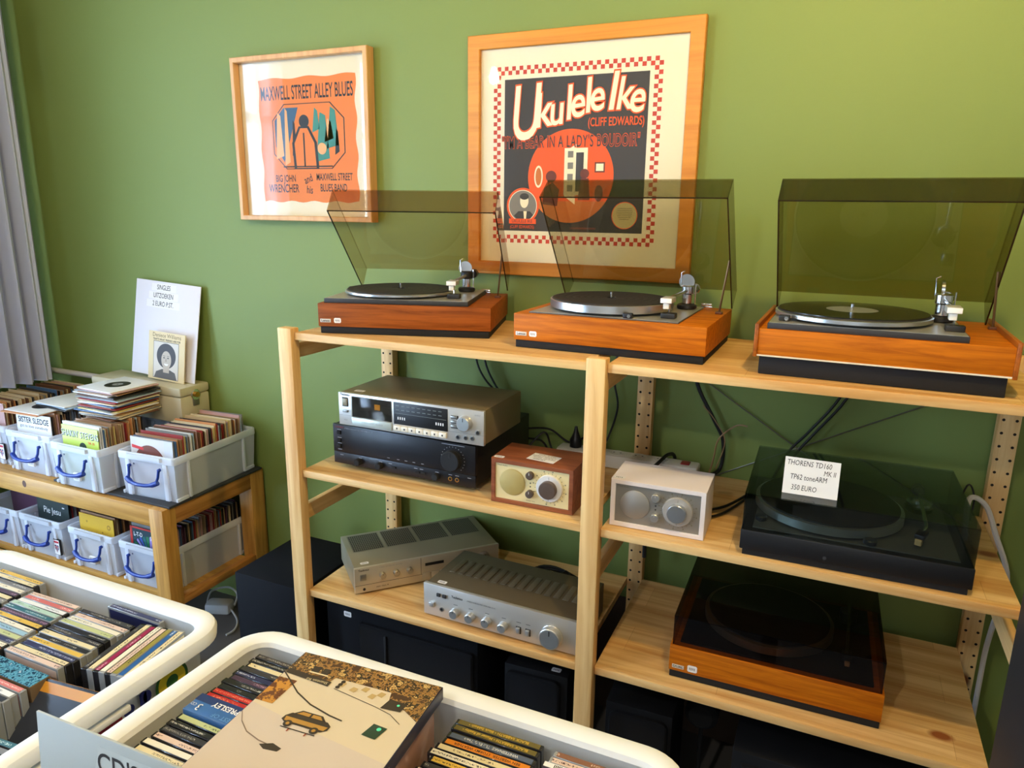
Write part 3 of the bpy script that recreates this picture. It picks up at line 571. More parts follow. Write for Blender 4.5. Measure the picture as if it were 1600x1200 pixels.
# ------------------------------------------------------------------ cassette deck, amplifiers, radios
def knob(t, name, x, z, r, h, m, y=0., cap=None, n=28):
    b = MB(); b.lathe([(r * 1.04, 0), (r * 1.04, h * .15), (r, h * .2), (r, h - .0015), (r - .0015, h), ], (x, y, z), m, 'y', n)
    if cap: b.cyl((x, y - h + .0002, z), r * .86, .0006, cap, 'y', n)
    b.rect(T(0, y - h - .0002, 0) @ FRONT, x - r * .05, x + r * .05, z + r * .35, z + r * .85, INK, 3)
    return b.build(name, t)
def feet(t, w, d, h):
    for fx in (.04, w - .04):
        for fy in (.04, d - .04):
            b = MB(); b.cyl((fx, fy, 0), .014, h, RUBBER, n=18); b.build('foot', t)
def deck():
    t = thing('cassette_deck', 'silver cassette deck stacked on the black amplifier on the middle shelf', 'cassette deck', (.152, .05, .9755), R(.1))
    w, d, h, f = .430, .226, .098, .010
    feet(t, w, d, f)
    b = MB(); b.box(.002, w - .002, .004, d, f, h, M('deck_champagne', (132, 118, 88), .4, .35, bump=.03, bscale=900), .002); b.build('casing', t)
    b = MB(); b.box(0, w, -.004, .006, f, h, M('deck_front_silver', (214, 212, 206), .33, .6), .001); b.build('front_panel', t)
    X = T(0, -.0042, 0) @ FRONT; H = h - f; U = lambda u: u * w; V = lambda v: f + v * H
    b = MB(); b.rect(X, U(.10), U(.387), V(.30), V(.93), BLACK, 1); b.rect(X, U(.265), U(.305), V(.60), V(.77), M('yellow_label', (236, 168, 24), .5), 3); b.rect(X, U(.19), U(.37), V(.55), V(.66), DARK, 2)
    b.box(U(.10), U(.387), -.0095, -.0062, V(.30), V(.93), sheet('deck_window', (.82, .78, .72)), .001); b.build('cassette_window', t)
    b = MB(); b.box(U(.10), U(.387), -.008, -.0042, V(.05), V(.28), M('deck_pale', (206, 214, 206), .35, .5), .001); b.text(T(0, -.008, 0) @ FRONT, 'STEREO CASSETTE DECK', U(.25), V(.17), .006, GREYM, 1); b.build('cassette_door', t)
    b = MB(); b.box(U(.402), U(.768), -.0055, -.004, V(.27), V(.93), BLACK, .0005); Y = T(0, -.0057, 0) @ FRONT; g = M('display_grey', (110, 116, 112), .5)
    for r_ in range(2):
        for i in range(9): b.rect(Y, U(.42 + .036 * i), U(.442 + .036 * i), V(.70 + .12 * r_), V(.72 + .12 * r_), g, 1)
    for i in range(4): b.rect(Y, U(.43 + .015 * i), U(.437 + .015 * i), V(.42), V(.5), WHITE, 1)
    for i in range(4): b.rect(Y, U(.69 + .015 * i), U(.697 + .015 * i), V(.42), V(.5), WHITE, 1)
    b.rect(Y, U(.41), U(.76), V(.60), V(.612), g, 1); b.build('display', t)
    for i in range(7):
        b = MB(); x0 = .405 + .0515 * i; b.box(U(x0), U(x0 + .049), -.010, -.004, V(.08), V(.235), M('key_ivory', (232, 222, 200), .4), .001); b.rect(T(0, -.0102, 0) @ FRONT, U(x0 + .02), U(x0 + .029), V(.13), V(.18), INK, 1); b.build('key', t)
    for v in (.72, .58, .45):
        b = MB(); b.rect(X, U(.789), U(.838), V(v - .055), V(v + .055), INK, 1); b.box(U(.791), U(.832), -.0085, -.004, V(v - .03), V(v + .05), GREYM, .001); b.build('button', t)
    b = MB(); b.rect(X, U(.028), U(.072), V(.58), V(.86), INK, 1); b.box(U(.032), U(.068), -.007, -.004, V(.61), V(.83), M('power_button', (150, 142, 120), .4, .4), .0008); b.build('power_button', t)
    b = MB(); b.box(U(.032), U(.07), -.0075, -.004, V(.40), V(.47), GREYM, .0008); b.build('eject_button', t)
    knob(t, 'volume_knob', U(.884), V(.60), .0185, .016, M('knob_silver', (200, 200, 198), .28, .8), -.004, M('knob_cap', (176, 186, 190), .3, .6))
    for u, v in ((.835, .16), (.885, .17), (.928, .18), (.962, .37)):
        b = MB(); b.lathe([(.0062, 0), (.0062, .002), (.0045, .0022), (.004, .0005)], (U(u), -.004, V(v)), GREYM, 'y', 20); b.disc(T(0, -.0048, 0) @ FRONT, U(u), V(v), .004, INK, 1, 16); b.build('jack_socket', t)
    b = MB(); b.text(X, 'Technics', U(.05), V(.945), .0085, INK, 1, bold=.02); b.text(X, 'M222', U(.05), V(.16), .005, GREYM, 1); b.text(X, 'OUTPUT', U(.96), V(.86), .004, GREYM, 1); b.rect(X, 0, U(.10), V(.30), V(.307), GREYM, 1); b.rect(X, U(.77), w, V(.295), V(.302), GREYM, 1); b.build('lettering', t)
    b = MB(); sticker(b, T(0, 0, h), .045, .03, w=.03, h=.016, k=1); b.build('price_sticker', t)
deck()
def black_amp():
    t = thing('amplifier', 'wide black amplifier under the silver cassette deck on the middle shelf', 'amplifier', (.109, .076, ZML), R(-.8))
    w, d, h, f = .441, .335, .126, .014; feet(t, w, d, f)
    b = MB(); b.box(.003, w - .003, .004, d, f, h, M('amp_black', (22, 22, 24), .5), .002); b.build('casing', t)
    fp = M('amp_front', (20, 20, 25), .35); X = T(0, -.0052, 0) @ FRONT; H = h - f; U = lambda u: u * w; V = lambda v: f + v * H
    b = MB(); b.box(0, w, -.005, .005, V(.30), h, fp, .0015); b.box(0, w, -.004, .005, f, V(.29), fp, .001); b.build('front_panel', t)
    b = MB(); g = M('legend_grey', (170, 170, 176), .6); b.text(X, 'LUXMAN', U(.05), V(.93), .007, M('legend_red', (150, 40, 40), .6), 1); b.text(X, 'STEREO INTEGRATED AMPLIFIER LV-111', U(.195), V(.92), .0052, g, 1)
    for v in (.86, .66, .52, .36): b.rect(X, U(.035), U(.065), V(v), V(v + .012), g, 1)
    for i in range(19):
        a = R(225 - 15 * i); b.disc(X, U(.853) + .034 * math.cos(a), V(.60) + .034 * math.sin(a), .0011, g, 1, 8)
    for u in (.40, .47, .525, .58, .64): b.rect(X, U(u), U(u + .018), V(.36), V(.372), g, 1)
    Y = T(0, -.0042, 0) @ FRONT
    for u in (.06, .2, .35, .42, .60, .64, .745, .835, .88, .96): b.rect(Y, U(u - .012), U(u + .012), V(.22), V(.232), g, 1)
    b.rect(X, U(.78), U(.93), V(.945), V(.957), g, 1); b.build('lettering', t)
    for v in (.80, .60, .46): b = MB(); b.box(U(.035), U(.062), -.009, -.004, V(v - .05), V(v + .04), MATT, .001); b.build('button', t)
    for u in (.43, .60, .64): b = MB(); b.box(U(u), U(u + .03), -.008, -.004, V(.12), V(.17), MATT, .001); b.build('switch', t)
    knob(t, 'volume_knob', U(.853), V(.60), .0265, .018, MATT, -.005); 
    for u in (.19, .345, .745): knob(t, 'knob', U(u), V(.13), .0095, .014, MATT, -.004)
    for u in (.835, .88):
        b = MB(); b.lathe([(.0058, 0), (.0058, .002), (.004, .0022), (.0035, .0004)], (U(u), -.004, V(.13)), M('brass', (200, 150, 70), .3, .9), 'y', 20); b.disc(T(0, -.0048, 0) @ FRONT, U(u), V(.13), .0036, INK, 1, 14); b.build('jack_socket', t)
black_amp()
def radio(label, x, y, z, ang, case, face, grille, dial, dialknob, small, card):
    t = thing('table_radio', label, 'radio', (x, y, z), R(ang)); w, d, h = .212, .130, .113
    b = MB(); o = .011
    def ring(q, yy): return [(q, yy, q), (w - q, yy, q), (w - q, yy, h - q), (q, yy, h - q)]
    b.loft([ring(.002, d), ring(0, d - .002), ring(0, .002), ring(.001, 0), ring(o - .001, 0), ring(o, .001), ring(o, .006)], case, True, False); b.build('cabinet', t)
    b = MB(); b.box(o, w - o, .004, .012, o, h - o, face); X = T(0, .0038, 0) @ FRONT; g = M('dial_print', (120, 112, 90), .6)
    for i in range(22):
        a = R(200 - i * 15); b.rect(X @ T(.152, .057, 0) @ Matrix.Rotation(a, 4, 'Z'), .0355, .0385, -.0006, .0006, g, 1)
        if i % 2 == 0: b.rect(X @ T(.152, .057, 0) @ Matrix.Rotation(a, 4, 'Z'), .0405, .0435, -.0014, .0014, g, 1)
    b.text(X, 'Tivoli Audio', .029, h - .0165, .0055, g, 1); b.text(X, 'Model One', .104, .0165, .005, g, 1)
    for z_ in (.062, .053): b.disc(X, .103, z_, .0018, INK, 1, 12)
    b.build('face_plate', t)
    b = MB(); b.lathe([(.0335, 0), (.0335, .0015), (.031, .003), (.0001, .0042)], (.056, .004, .057), grille, 'y', 56); b.build('speaker_grille', t)
    b = MB(); b.lathe([(.0335, 0), (.0335, .003), (.032, .006), (.022, .007)], (.152, .004, .057), dial, 'y', 56); Y = T(0, -.0028, 0) @ FRONT; b.rect(Y, .1517, .1523, .080, .087, INK, 2); b.rect(Y, .1517, .1523, .027, .034, INK, 2); dd = b.build('tuning_dial', t)
    b = MB(); b.lathe([(.0215, 0), (.0215, .011), (.020, .0125), (.001, .013)], (.152, -.003, .057), dialknob, 'y', 44); b.build('dial_knob', dd)
    for z_ in (.083, .036): b = MB(); b.lathe([(.0095, 0), (.0095, .010), (.0085, .011), (.001, .0113)], (.103, .004, z_), small, 'y', 28); b.rect(T(0, -.0075, 0) @ FRONT, .1025, .1035, z_ + .002, z_ + .008, WHITE, 1); b.build('knob', t)
    b = MB(); sticker(b, T(0, 0, h), .016, .014, w=.026, h=.014, k=1); b.build('price_sticker', t)
radio('wood-veneer table radio with a cream face and brown knobs, left of the middle post', .603, .044, ZML, .6, wood('walnut_veneer', (150, 86, 54), (116, 60, 34), 'x', 2., .4), M('radio_cream', (224, 206, 152), .45), M('grille_khaki', (178, 158, 92), .5, bump=.3, bscale=2500), M('dial_white', (232, 230, 228), .3, .2), M('dial_brown', (88, 72, 62), .45), M('knob_brown', (84, 70, 60), .45), 1)
radio('white table radio with a silver face, right of the middle post', .906, .043, ZMR, 1.5, M('radio_white', (232, 222, 218), .4), M('radio_silver', (150, 146, 138), .38, .5), M('grille_silver', (160, 156, 148), .4, .5, bump=.3, bscale=2500), M('dial_silver', (222, 218, 212), .25, .6), M('dial_knob_silver', (160, 164, 168), .25, .7), M('knob_silver', (200, 200, 198), .28, .8), 0)
c = MB(); c.box(-.0365, .0365, -.0235, .0235, 0, .0006, WHITE); pen = M('marker_black', (24, 22, 26), .6)
for s, xx, yy in (('TIVOLI AUDIO', 0, .0165), ('RADIO + WALNUT', -.002, .006), ('M.ONE  150 EURO', .003, -.0045), ('GEBRUIKT', -.006, -.0155)): c.text(T(0, 0, .0006), s, xx, yy, .0092, pen, 1, sx=.8)
tag(c.build('price_card', None, (.722, .094, ZML + .1132), R(-6)), 'small handwritten note lying on top of the wood-veneer radio', 'card')

AMP_CH = M('amp_champagne', (150, 140, 114), .4, .3, bump=.03, bscale=900); AMP_FR = M('amp_front_silver', (192, 178, 152), .36, .4)
def amp_grille():
    t = thing('amplifier', 'silver amplifier with a slotted grille top turned sideways on the bottom shelf', 'amplifier', (.183, .040, ZLL), R(47.3))
    w, d, h, f = .434, .220, .082, .006; feet(t, w, d, f)
    b = MB(); b.box(.002, w - .002, .004, d, f, h, AMP_CH, .0015); b.build('casing', t)
    b = MB(); b.box(0, w, -.004, .005, f, h, AMP_FR, .001); b.build('front_panel', t)
    b = MB(); sl = M('slot_dark', (58, 54, 44), .7)
    for q in range(4):
        b.rect(T(0, 0, h), .018 + q * .1005, .110 + q * .1005, .098, .208, M('grille_tone', (128, 122, 104), .45, .5), 1)
        for i in range(15):
            for j in range(9): x0 = .021 + q * .1005 + i * .0059; y0 = .101 + j * .0117; b.rect(T(0, 0, h), x0, x0 + .0034, y0, y0 + .0095, sl, 2)
    b.build('vent_grille', t)
    X = T(0, -.0042, 0) @ FRONT; H = h - f; U = lambda u: u * w; V = lambda v: f + v * H
    b = MB(); b.rect(X, 0, w, V(.295), V(.31), DARK, 1); b.text(X, 'Technics', U(.06), V(.9), .0085, INK, 1, bold=.02); b.text(X, 'STEREO INTEGRATED AMPLIFIER', U(.24), V(.9), .0045, GREYM, 1); b.text(X, 'new class A', U(.18), V(.15), .0075, INK, 1); b.rect(X, U(.44), U(.443), V(.31), V(.98), DARK, 1); b.build('lettering', t)
    b = MB(); b.rect(X, U(.47), U(.60), V(.62), V(.74), BLACK, 2); b.build('display', t)
    b = MB(); b.box(U(.035), U(.075), -.007, -.004, V(.5), V(.74), GREYM, .0008); b.build('power_button', t)
    b = MB(); b.cyl((U(.06), -.004, V(.13)), .004, .001, INK, 'y', 16); b.build('jack_socket', t)
    for i in range(4): b = MB(); b.box(U(.45 + .06 * i), U(.505 + .06 * i), -.007, -.004, V(.06), V(.36), AMP_FR, .0008); b.build('button', t)
    for u in (.18, .272, .362): knob(t, 'knob', U(u), V(.6), .0088, .013, M('knob_champagne', (176, 168, 152), .28, .8), -.004)
    knob(t, 'volume_knob', U(.885), V(.55), .0185, .016, M('knob_champagne', (176, 168, 152), .28, .8), -.004)
    b = MB(); sticker(b, T(0, 0, h), .034, .022, w=.024, h=.013, k=3); b.build('price_sticker', t)
amp_grille()
def amp_knobs():
    t = thing('amplifier', 'silver amplifier with a large volume knob and ribbed brown top on the bottom shelf', 'amplifier', (.407, .047, ZLL), R(-1.2))
    w, d, h, f = .434, .212, .094, .006; feet(t, w, d, f)
    top = M('amp_brown', (104, 92, 70), .45, .3)
    b = MB(); b.box(.003, w - .003, .006, d, f, h - .003, top, .0015); b.build('casing', t)
    b = MB()
    for i in range(15): x0 = .03 + i * .0255; b.box(x0, x0 + .0165, .082, .158, h - .0035, h - .0014, M('rib_tone', (122, 112, 92), .42, .5), .0008)
    b.build('vent_ribs', t)
    b = MB(); b.box(0, w, -.005, .006, 0.004, h, M('amp_front_steel', (196, 192, 184), .33, .5), .0015); b.build('front_panel', t)
    X = T(0, -.0052, 0) @ FRONT; H = h - .004; U = lambda u: u * w; V = lambda v: .004 + v * H
    ks = M('knob_silver', (200, 200, 198), .28, .8); kc = M('knob_cap', (176, 186, 190), .3, .6)
    for u, v in ((.225, .30), (.33, .30), (.44, .30)): knob(t, 'knob', U(u), V(v), .0125, .016, ks, -.005, M('cap_grey', (140, 142, 142), .35, .5))
    knob(t, 'selector_knob', U(.55), V(.30), .0125, .018, ks, -.005)
    knob(t, 'volume_knob', U(.855), V(.42), .0275, .022, ks, -.005, M('cap_grey', (140, 142, 142), .35, .5), 44)
    for u in (.645, .705): b = MB(); b.rect(X, U(u) - .007, U(u) + .007, V(.19), V(.41), INK, 1); b.box(U(u) - .005, U(u) + .005, -.012, -.005, V(.22), V(.39), ks, .001); b.build('button', t)
    for u in (.108, .148): b = MB(); b.box(U(u) - .005, U(u) + .006, -.010, -.005, V(.68), V(.78), DARK, .001); b.build('switch', t)
    b = MB(); b.box(U(.045), U(.078), -.012, -.005, V(.30), V(.44), ks, .001); b.build('power_button', t)
    b = MB(); b.lathe([(.0062, 0), (.0062, .002), (.0045, .0022), (.004, .0004)], (U(.128), -.005, V(.27)), GREYM, 'y', 20); b.disc(T(0, -.0058, 0) @ FRONT, U(.128), V(.27), .004, INK, 1, 14); b.build('jack_socket', t)
    b = MB(); b.text(X, 'Technics', U(.235), V(.77), .0095, INK, 1, bold=.02); b.text(X, 'STEREO INTEGRATED AMPLIFIER SU-Z1', U(.40), V(.76), .0048, DARK, 1)
    for u in (.225, .33, .44, .55, .645, .705): b.rect(X, U(u) - .006, U(u) + .006, V(.53), V(.545), DARK, 1)
    b.build('lettering', t)
    b = MB(); sticker(b, T(0, 0, h - .003), .042, .022, w=.026, h=.014, k=1); b.build('price_sticker', t)
amp_knobs()

# ------------------------------------------------------------------ cables and power strip behind the shelves
def cable(label, pts, r, m, name='cable', n=6):
    b = MB(); b.tube(smooth_path(pts, n), r, m, 8); return tag(b.build(name), label, 'cable')
CB = M('cable_black', (16, 16, 17), .5)
cable('pair-forming black cable dropping behind the cassette deck, the left one', [(.325, .488, 1.215), (.337, .488, 1.10), (.366, .488, 1.04), (.42, .486, .99), (.47, .47, .93)], .0032, CB)
cable('pair-forming black cable dropping behind the cassette deck, the right one', [(.36, .49, 1.215), (.365, .49, 1.10), (.397, .49, 1.03), (.44, .488, .98), (.49, .475, .92)], .0032, CB)
cable('thin black cable hanging just right of the middle post', [(.79, .49, 1.21), (.776, .49, 1.09), (.79, .49, 1.0), (.766, .485, .905), (.76, .455, .8935)], .003, CB)
cable('thick black cable curving down the wall above the white radio', [(.985, .49, 1.21), (1.009, .49, 1.094), (1.06, .49, 1.0), (1.089, .49, .942), (1.087, .488, .865), (1.06, .45, .852)], .0052, CB)
cable('black cable slanting down to the back of the black turntable, the left of two', [(1.40, .49, 1.215), (1.362, .488, 1.097), (1.30, .486, 1.0), (1.255, .47, .94), (1.22, .40, .86)], .0034, CB)
cable('black cable slanting down to the back of the black turntable, the right of two', [(1.42, .486, 1.215), (1.378, .486, 1.097), (1.315, .484, 1.0), (1.275, .468, .94), (1.24, .39, .86)], .0034, CB)
tan = M('bare_wire_tan', (150, 116, 76), .5)
cable('thin tan wire curling up the wall beside the thick black cable', [(1.062, .46, .853), (1.07, .472, .90), (1.08, .466, .955), (1.12, .472, .995), (1.15, .465, 1.0)], .0022, tan)
cable('short thin tan wire crossing the thick black cable', [(1.078, .468, .87), (1.096, .468, .95), (1.064, .472, 1.005), (1.03, .476, 1.04)], .0014, tan)
cable('upper black cable looping from the black amplifier to the power strip', [(.55, .40, .93), (.60, .45, .92), (.66, .46, .885), (.72, .455, .915), (.765, .45, .90), (.772, .44, .893)], .0032, CB)
cable('lower black cables tangled beside the black amplifier', [(.553, .40, .90), (.575, .44, .885), (.595, .44, .865), (.61, .40, .856), (.64, .37, .854), (.70, .35, .853)], .0032, CB)
cable('black cable crossing behind the wood-veneer radio', [(.553, .37, .87), (.60, .40, .925), (.62, .41, .88), (.65, .382, .856), (.70, .372, .854)], .0030, CB)
cable('black plug cable lying from the white radio toward the black turntable, the upper of two', [(1.10, .19, .86), (1.14, .26, .854), (1.19, .385, .856)], .0034, CB)
cable('black plug cable lying from the white radio toward the black turntable, the lower of two', [(1.10, .165, .852), (1.14, .22, .852), (1.188, .38, .850)], .003, CB)
def strip():
    t = thing('power_strip', 'white power strip lying at the back of the middle shelf behind the post', 'power strip', (.64, .395, .8492))
    wp = M('strip_white', (226, 222, 212), .45); b = MB(); b.box(0, .40, 0, .056, 0, .038, wp, .006); b.build('housing', t)
    for i in range(5):
        b = MB(); b.lathe([(.021, 0), (.021, .0012), (.0195, .0012), (.0185, .0004)], (.05 + i * .062, .028, .038), wp, 'z', 26)
        for dx in (-.0095, .0095): b.disc(T(0, 0, .0395), .05 + i * .062 + dx, .028, .0026, INK, 1, 10)
        b.build('socket', t)
    b = MB(); b.box(.352, .376, .014, .042, .036, .041, M('switch_red', (150, 36, 40), .35), .002); b.build('switch', t)
strip()
def plug(x, y, z, label):
    b = MB(); b.lathe([(.017, 0), (.017, .02), (.012, .03), (.007, .045), (.004, .06)], (x, y, z), BLACK, 'z', 20); tag(b.build('mains_plug'), label, 'plug')
plug(.752, .423, .8889, 'black mains plug standing in the power strip beside the middle post'); plug(.69, .423, .8889, 'black mains plug in the power strip behind the wood-veneer radio')
cable('thick black lead arching over the right end of the power strip', [(.92, .19, .853), (.93, .30, .885), (.945, .385, .898), (.955, .425, .904), (.965, .461, .892), (.97, .4625, .853)], .005, CB)
wc = M('cable_white', (214, 206, 196), .45)
cable('white cable hanging down at the right rear post', [(1.642, .30, .853), (1.66, .42, .905), (1.70, .45, .885), (1.728, .44, .82), (1.762, .42, .72), (1.752, .43, .58), (1.75, .44, .46), (1.76, .45, .1), (1.80, .40, .006)], .0062, wc)
cable('thin dark cable looped behind the right end of the black turntable', [(1.615, .34, .853), (1.655, .44, .93), (1.675, .45, .90), (1.668, .42, .853)], .0022, CB)
def coil():
    b = MB(); pts = []
    for i in range(64):
        a = i / 63 * 2 * math.pi * 4; k = .034 + .008 * math.sin(a * .7); pts.append((.665 + 1.5 * k * math.cos(a), .33 + k * .8 * math.sin(a) + .02 * math.sin(a / 4), ZLL + .012 + .018 * abs(math.sin(a * .5 + i * .02)) + i * .0004))
    b.tube(pts, .0042, CB, 8); b.tube(smooth_path([pts[-1], (.74, .36, ZLL + .02), (.80, .34, ZLL + .006)], 6), .0042, CB, 8); b.lathe([(.011, 0), (.013, .01), (.009, .03), (.0045, .04)], (.62, .30, ZLL + .0145), BLACK, 'x', 14)
    tag(b.build('coiled_cable'), 'coiled black power cord lying behind the amplifiers on the bottom shelf', 'cable')
coil()
cable('black cord with a red tip hanging behind the middle post above the bottom shelf', [(.90, .42, .70), (.904, .43, .64), (.906, .43, .585)], .006, CB)

# ------------------------------------------------------------------ loudspeakers on the floor
VEN = M('speaker_black_ash', (18, 18, 20), .6, 0, .2); GRL = M('speaker_grille_cloth', (24, 24, 26), .9, 0, .12, bump=.4, bscale=2500); DVEN = M('speaker_navy_black', (15, 16, 20), .75, 0, .15)
def speaker(label, x, y, w, d, h, ang=0., grille=None, m=VEN, sticker_at=None, seam=None):
    t = thing('loudspeaker', label, 'loudspeaker', (x, y, 0), R(ang))
    b = MB(); b.box(0, w, 0, d, 0, h, m, .003); b.build('cabinet', t)
    if grille:
        gx0, gx1, gz0, gz1, r = grille; b = MB(); g = [rr(gx0, gx1, gz0, gz1, r, z) for z in (0, .010)]; g.append(rr(gx0 + .004, gx1 - .004, gz0 + .004, gz1 - .004, r, .014)); b.loft(g, GRL, True, True, FRONT); b.build('grille', t)
    if seam:
        b = MB(); b.box(seam - .004, seam + .004, -.020, -.012, .02, h - .055, BLACK, .002); b.build('grille_rail', t)
    if sticker_at: b = MB(); sticker(b, sticker_at[0], *sticker_at[1:], w=.026, h=.017, k=1); b.build('price_sticker', t)
speaker('black loudspeaker box standing left of the shelving unit beside the oak table', -.272, .045, .262, .30, .452, 0, None, DVEN)
speaker('big black loudspeaker lying under the bottom shelf of the left bay', .052, .075, .50, .33, .425, 0, (.12, .49, .03, .385, .008), DVEN, (FRONT @ T(0, 0, .0), .075, .395), .215)
speaker('small black loudspeaker with a rounded grille left of the middle post, sticker on top', .618, .104, .178, .22, .362, 3, (.006, .160, .02, .347, .02), VEN, (T(0, 0, .362), .14, .022))
speaker('small black loudspeaker with a rounded grille right of the middle post', .912, .072, .165, .22, .362, 2, (.010, .155, .02, .345, .02))
speaker('wide black loudspeaker under the bottom shelf of the right bay', 1.222, .04, .42, .36, .356, 0, (.02, .40, .02, .33, .006))
speaker('tall black loudspeaker cropped by the right edge of the photo', 1.680, -.36, .26, .32, .98, 0, (.02, .24, .03, .95, .006), M('speaker_graphite', (30, 29, 30), .6))
def ball_speaker():
    t = thing('round_speaker', 'round black speaker on a thin stand behind the small loudspeaker right of the middle post', 'loudspeaker', (1.125, .24, 0))
    b = MB(); b.cyl((0, .03, .285), .042, .06, MATT, 'y', 40, .012); b.build('speaker_body', t)
    b = MB(); b.tube([(0, 0, .01), (0, 0, .25)], .006, MATT, 10); b.cyl((0, 0, 0), .05, .012, MATT, b=.003); b.build('stand', t)
ball_speaker()
def adapter():
    t = thing('power_adapter', 'pale power adapter and cable on the floor under the oak table', 'adapter', (-.745, .40, 0), R(20))
    m = M('adapter_grey', (196, 196, 192), .5); b = MB(); b.box(-.05, .05, -.03, .03, 0, .045, m, .012); b.build('housing', t)
    b = MB(); b.tube(smooth_path([(.04, 0, .02), (.09, -.05, .006), (.11, -.09, .005), (.115, -.13, .005), (.10, -.16, .005)], 6), .004, m); b.tube(smooth_path([(-.05, 0, .03), (-.06, .06, .05), (0, .08, .06), (.05, .05, .05), (.06, 0, .03)], 6), .004, m); b.build('cable', t)
adapter()

# ------------------------------------------------------------------ oak table with boxes of singles
OAKX = wood('table_oak_x', (208, 158, 78), (178, 126, 54), 'x', 1.8, .45); OAKY = wood('table_oak_y', (190, 132, 66), (158, 102, 44), 'y', 1.8, .45); OAKZ = wood('table_oak_z', (206, 154, 76), (172, 120, 52), 'z', 1.8, .45)
TX0, TX1, TY0, TY1, TZ = -1.695, -.571, .05, .502, .592
def table():
    t = thing('side_table', 'oak table with a lower shelf carrying two rows of clear record boxes', 'table')
    for x0, x1 in ((TX0, TX0 + .012), (TX1 - .062, TX1)):
        for y0, y1 in ((TY0, TY0 + .052), (TY1 - .065, TY1)): b = MB(); b.box(x0, x1, y0, y1, 0, TZ, OAKZ, .002); b.build('leg', t)
    b = MB(); b.box(TX0 + .012, TX1 - .062, TY0 + .002, TY0 + .026, .527, TZ, OAKX, .002); X = T(0, TY0 + .002, 0) @ FRONT; b.disc(X, -1.264, .567, .011, M('oak_knot', (84, 44, 16), .6), 1, 20, .013); b.build('apron', t)
    b = MB(); b.box(TX0 + .012, TX1 - .062, TY1 - .03, TY1 - .005, .527, TZ - .001, OAKX, .002); b.build('apron', t)
    for x0, x1 in ((TX0 + .001, TX0 + .011), (TX1 - .028, TX1 - .001)):
        b = MB(); b.box(x0, x1, TY0 + .052, TY1 - .065, .530, TZ, OAKY, .002); b.build('side_rail', t)
        b = MB(); b.box(x0, x1, TY0 + .052, TY1 - .065, .236, .264, OAKY, .002); b.build('lower_rail', t)
    b = MB(); b.box(TX0 + .012, TX1 - .03, TY0 + .026, TY1 - .03, TZ - .02, TZ - .0002, OAKX); b.build('table_top', t)
    b = MB(); b.box(TX0 + .012, TX1 - .03, TY0 + .054, TY1 - .067, .228, .248, OAKX); b.build('lower_shelf', t)
    b = MB(); b.box(TX0 + .014, TX1 - .064, TY0 + .004, TY0 + .024, .222, .250, OAKX, .002); b.build('lower_rail', t)
table()
b = MB(); b.box(-1.13, -.564, .074, .49, TZ, TZ + .008, M('slate_grey_mat', (52, 54, 58), .7), .001)
tag(b.build('table_mat'), 'dark grey mat on the oak table under the right-hand boxes of singles', 'mat')

BOXM = milky('clear_box_plastic', (240, 243, 248), .60); BOXR = milky('clear_box_rib', (244, 247, 252), .85); BLUE = M('handle_blue', (10, 50, 142), .38)
def crate_box():
    """clear stacking box, 0.245 x 0.39 x 0.155, front at y = 0: mesh datas of its parts"""
    w, d, h = .246, .39, .155; parts = []
    b = MB(); k = .0025; B = lambda i, z: [(-w / 2 + .012 + i, .012 + i, z), (w / 2 - .012 - i, .012 + i, z), (w / 2 - .012 - i, d - .012 - i, z), (-w / 2 + .012 + i, d - .012 - i, z)]
    Tp = lambda i, z: [(-w / 2 + .004 + i, .004 + i, z), (w / 2 - .004 - i, .004 + i, z), (w / 2 - .004 - i, d - .004 - i, z), (-w / 2 + .004 + i, d - .004 - i, z)]
    b.loft([B(0, 0), Tp(0, h - .012), Tp(k, h - .012), B(k, k)], BOXM, True, True); parts.append(('body', b.mesh('clear_box_body')))
    b = MB(); o = lambda i, z: rr(-w / 2 + i, w / 2 - i, i, d - i, .012, z, 4)
    b.loft([o(0, h - .024), o(0, h - .003), o(.002, h), o(.006, h), o(.0075, h - .003), o(.0075, h - .022), o(.004, h - .024)], BOXR, False, False, None, True)
    pr = [(-.07, -.008), (.07, -.008), (.074, 0), (-.074, 0)]; b.prism(pr, h - .016, h - .002, BOXR)
    b.prism([(x, d - y) for x, y in pr], h - .016, h - .002, BOXR); parts.append(('rim', b.mesh('clear_box_rim')))
    rib = lambda *q: parts.append(('rib', MB().box(*q, BOXR, .002).mesh('clear_box_rib')))
    for x0, x1 in ((-w / 2 + .034, -w / 2 + .052), (w / 2 - .052, w / 2 - .034)):
        rib(x0, x1, .0005, .010, .004, h - .025); rib(x0, x1, d - .010, d - .0005, .004, h - .025)
    for x in (-1, 1):
        for y0 in (.058, d - .072): rib(min(x * (w / 2 - .010), x * (w / 2 - .0005)), max(x * (w / 2 - .010), x * (w / 2 - .0005)), y0, y0 + .010, .004, h - .025)
        for y0 in (.006, d - .066): rib(min(x * (w / 2 - .012), x * (w / 2 - .004)), max(x * (w / 2 - .012), x * (w / 2 - .004)), y0, y0 + .05, .002, .014)
    b = MB(); q = []
    for s in (-1, 1): b.cyl((s * .064, -.001, .112), .0055, .010, BLUE, 'y', 14, .001); b.tube([(s * .064, -.008, .112), (s * .062, -.012, .088), (s * .060, -.017, .076)], .0044, BLUE, 8)
    n = 14; up = []; 
    for i in range(n + 1):
        u = -1 + 2 * i / n; up.append((u * .066, -.018 - .012 * (1 - u * u), .073 - .012 * (1 - abs(u) ** 3)))
    b.tube(up, [.0062 + .0025 * (abs(-1 + 2 * i / n) > .6) for i in range(n + 1)], BLUE, 10)
    b.disc(T(0, .0005, 0) @ FRONT, -.050, .118, .0032, M('dot_navy', (30, 36, 70), .5), 1, 14); parts.append(('handle', b.mesh('clear_box_handle')))
    return parts
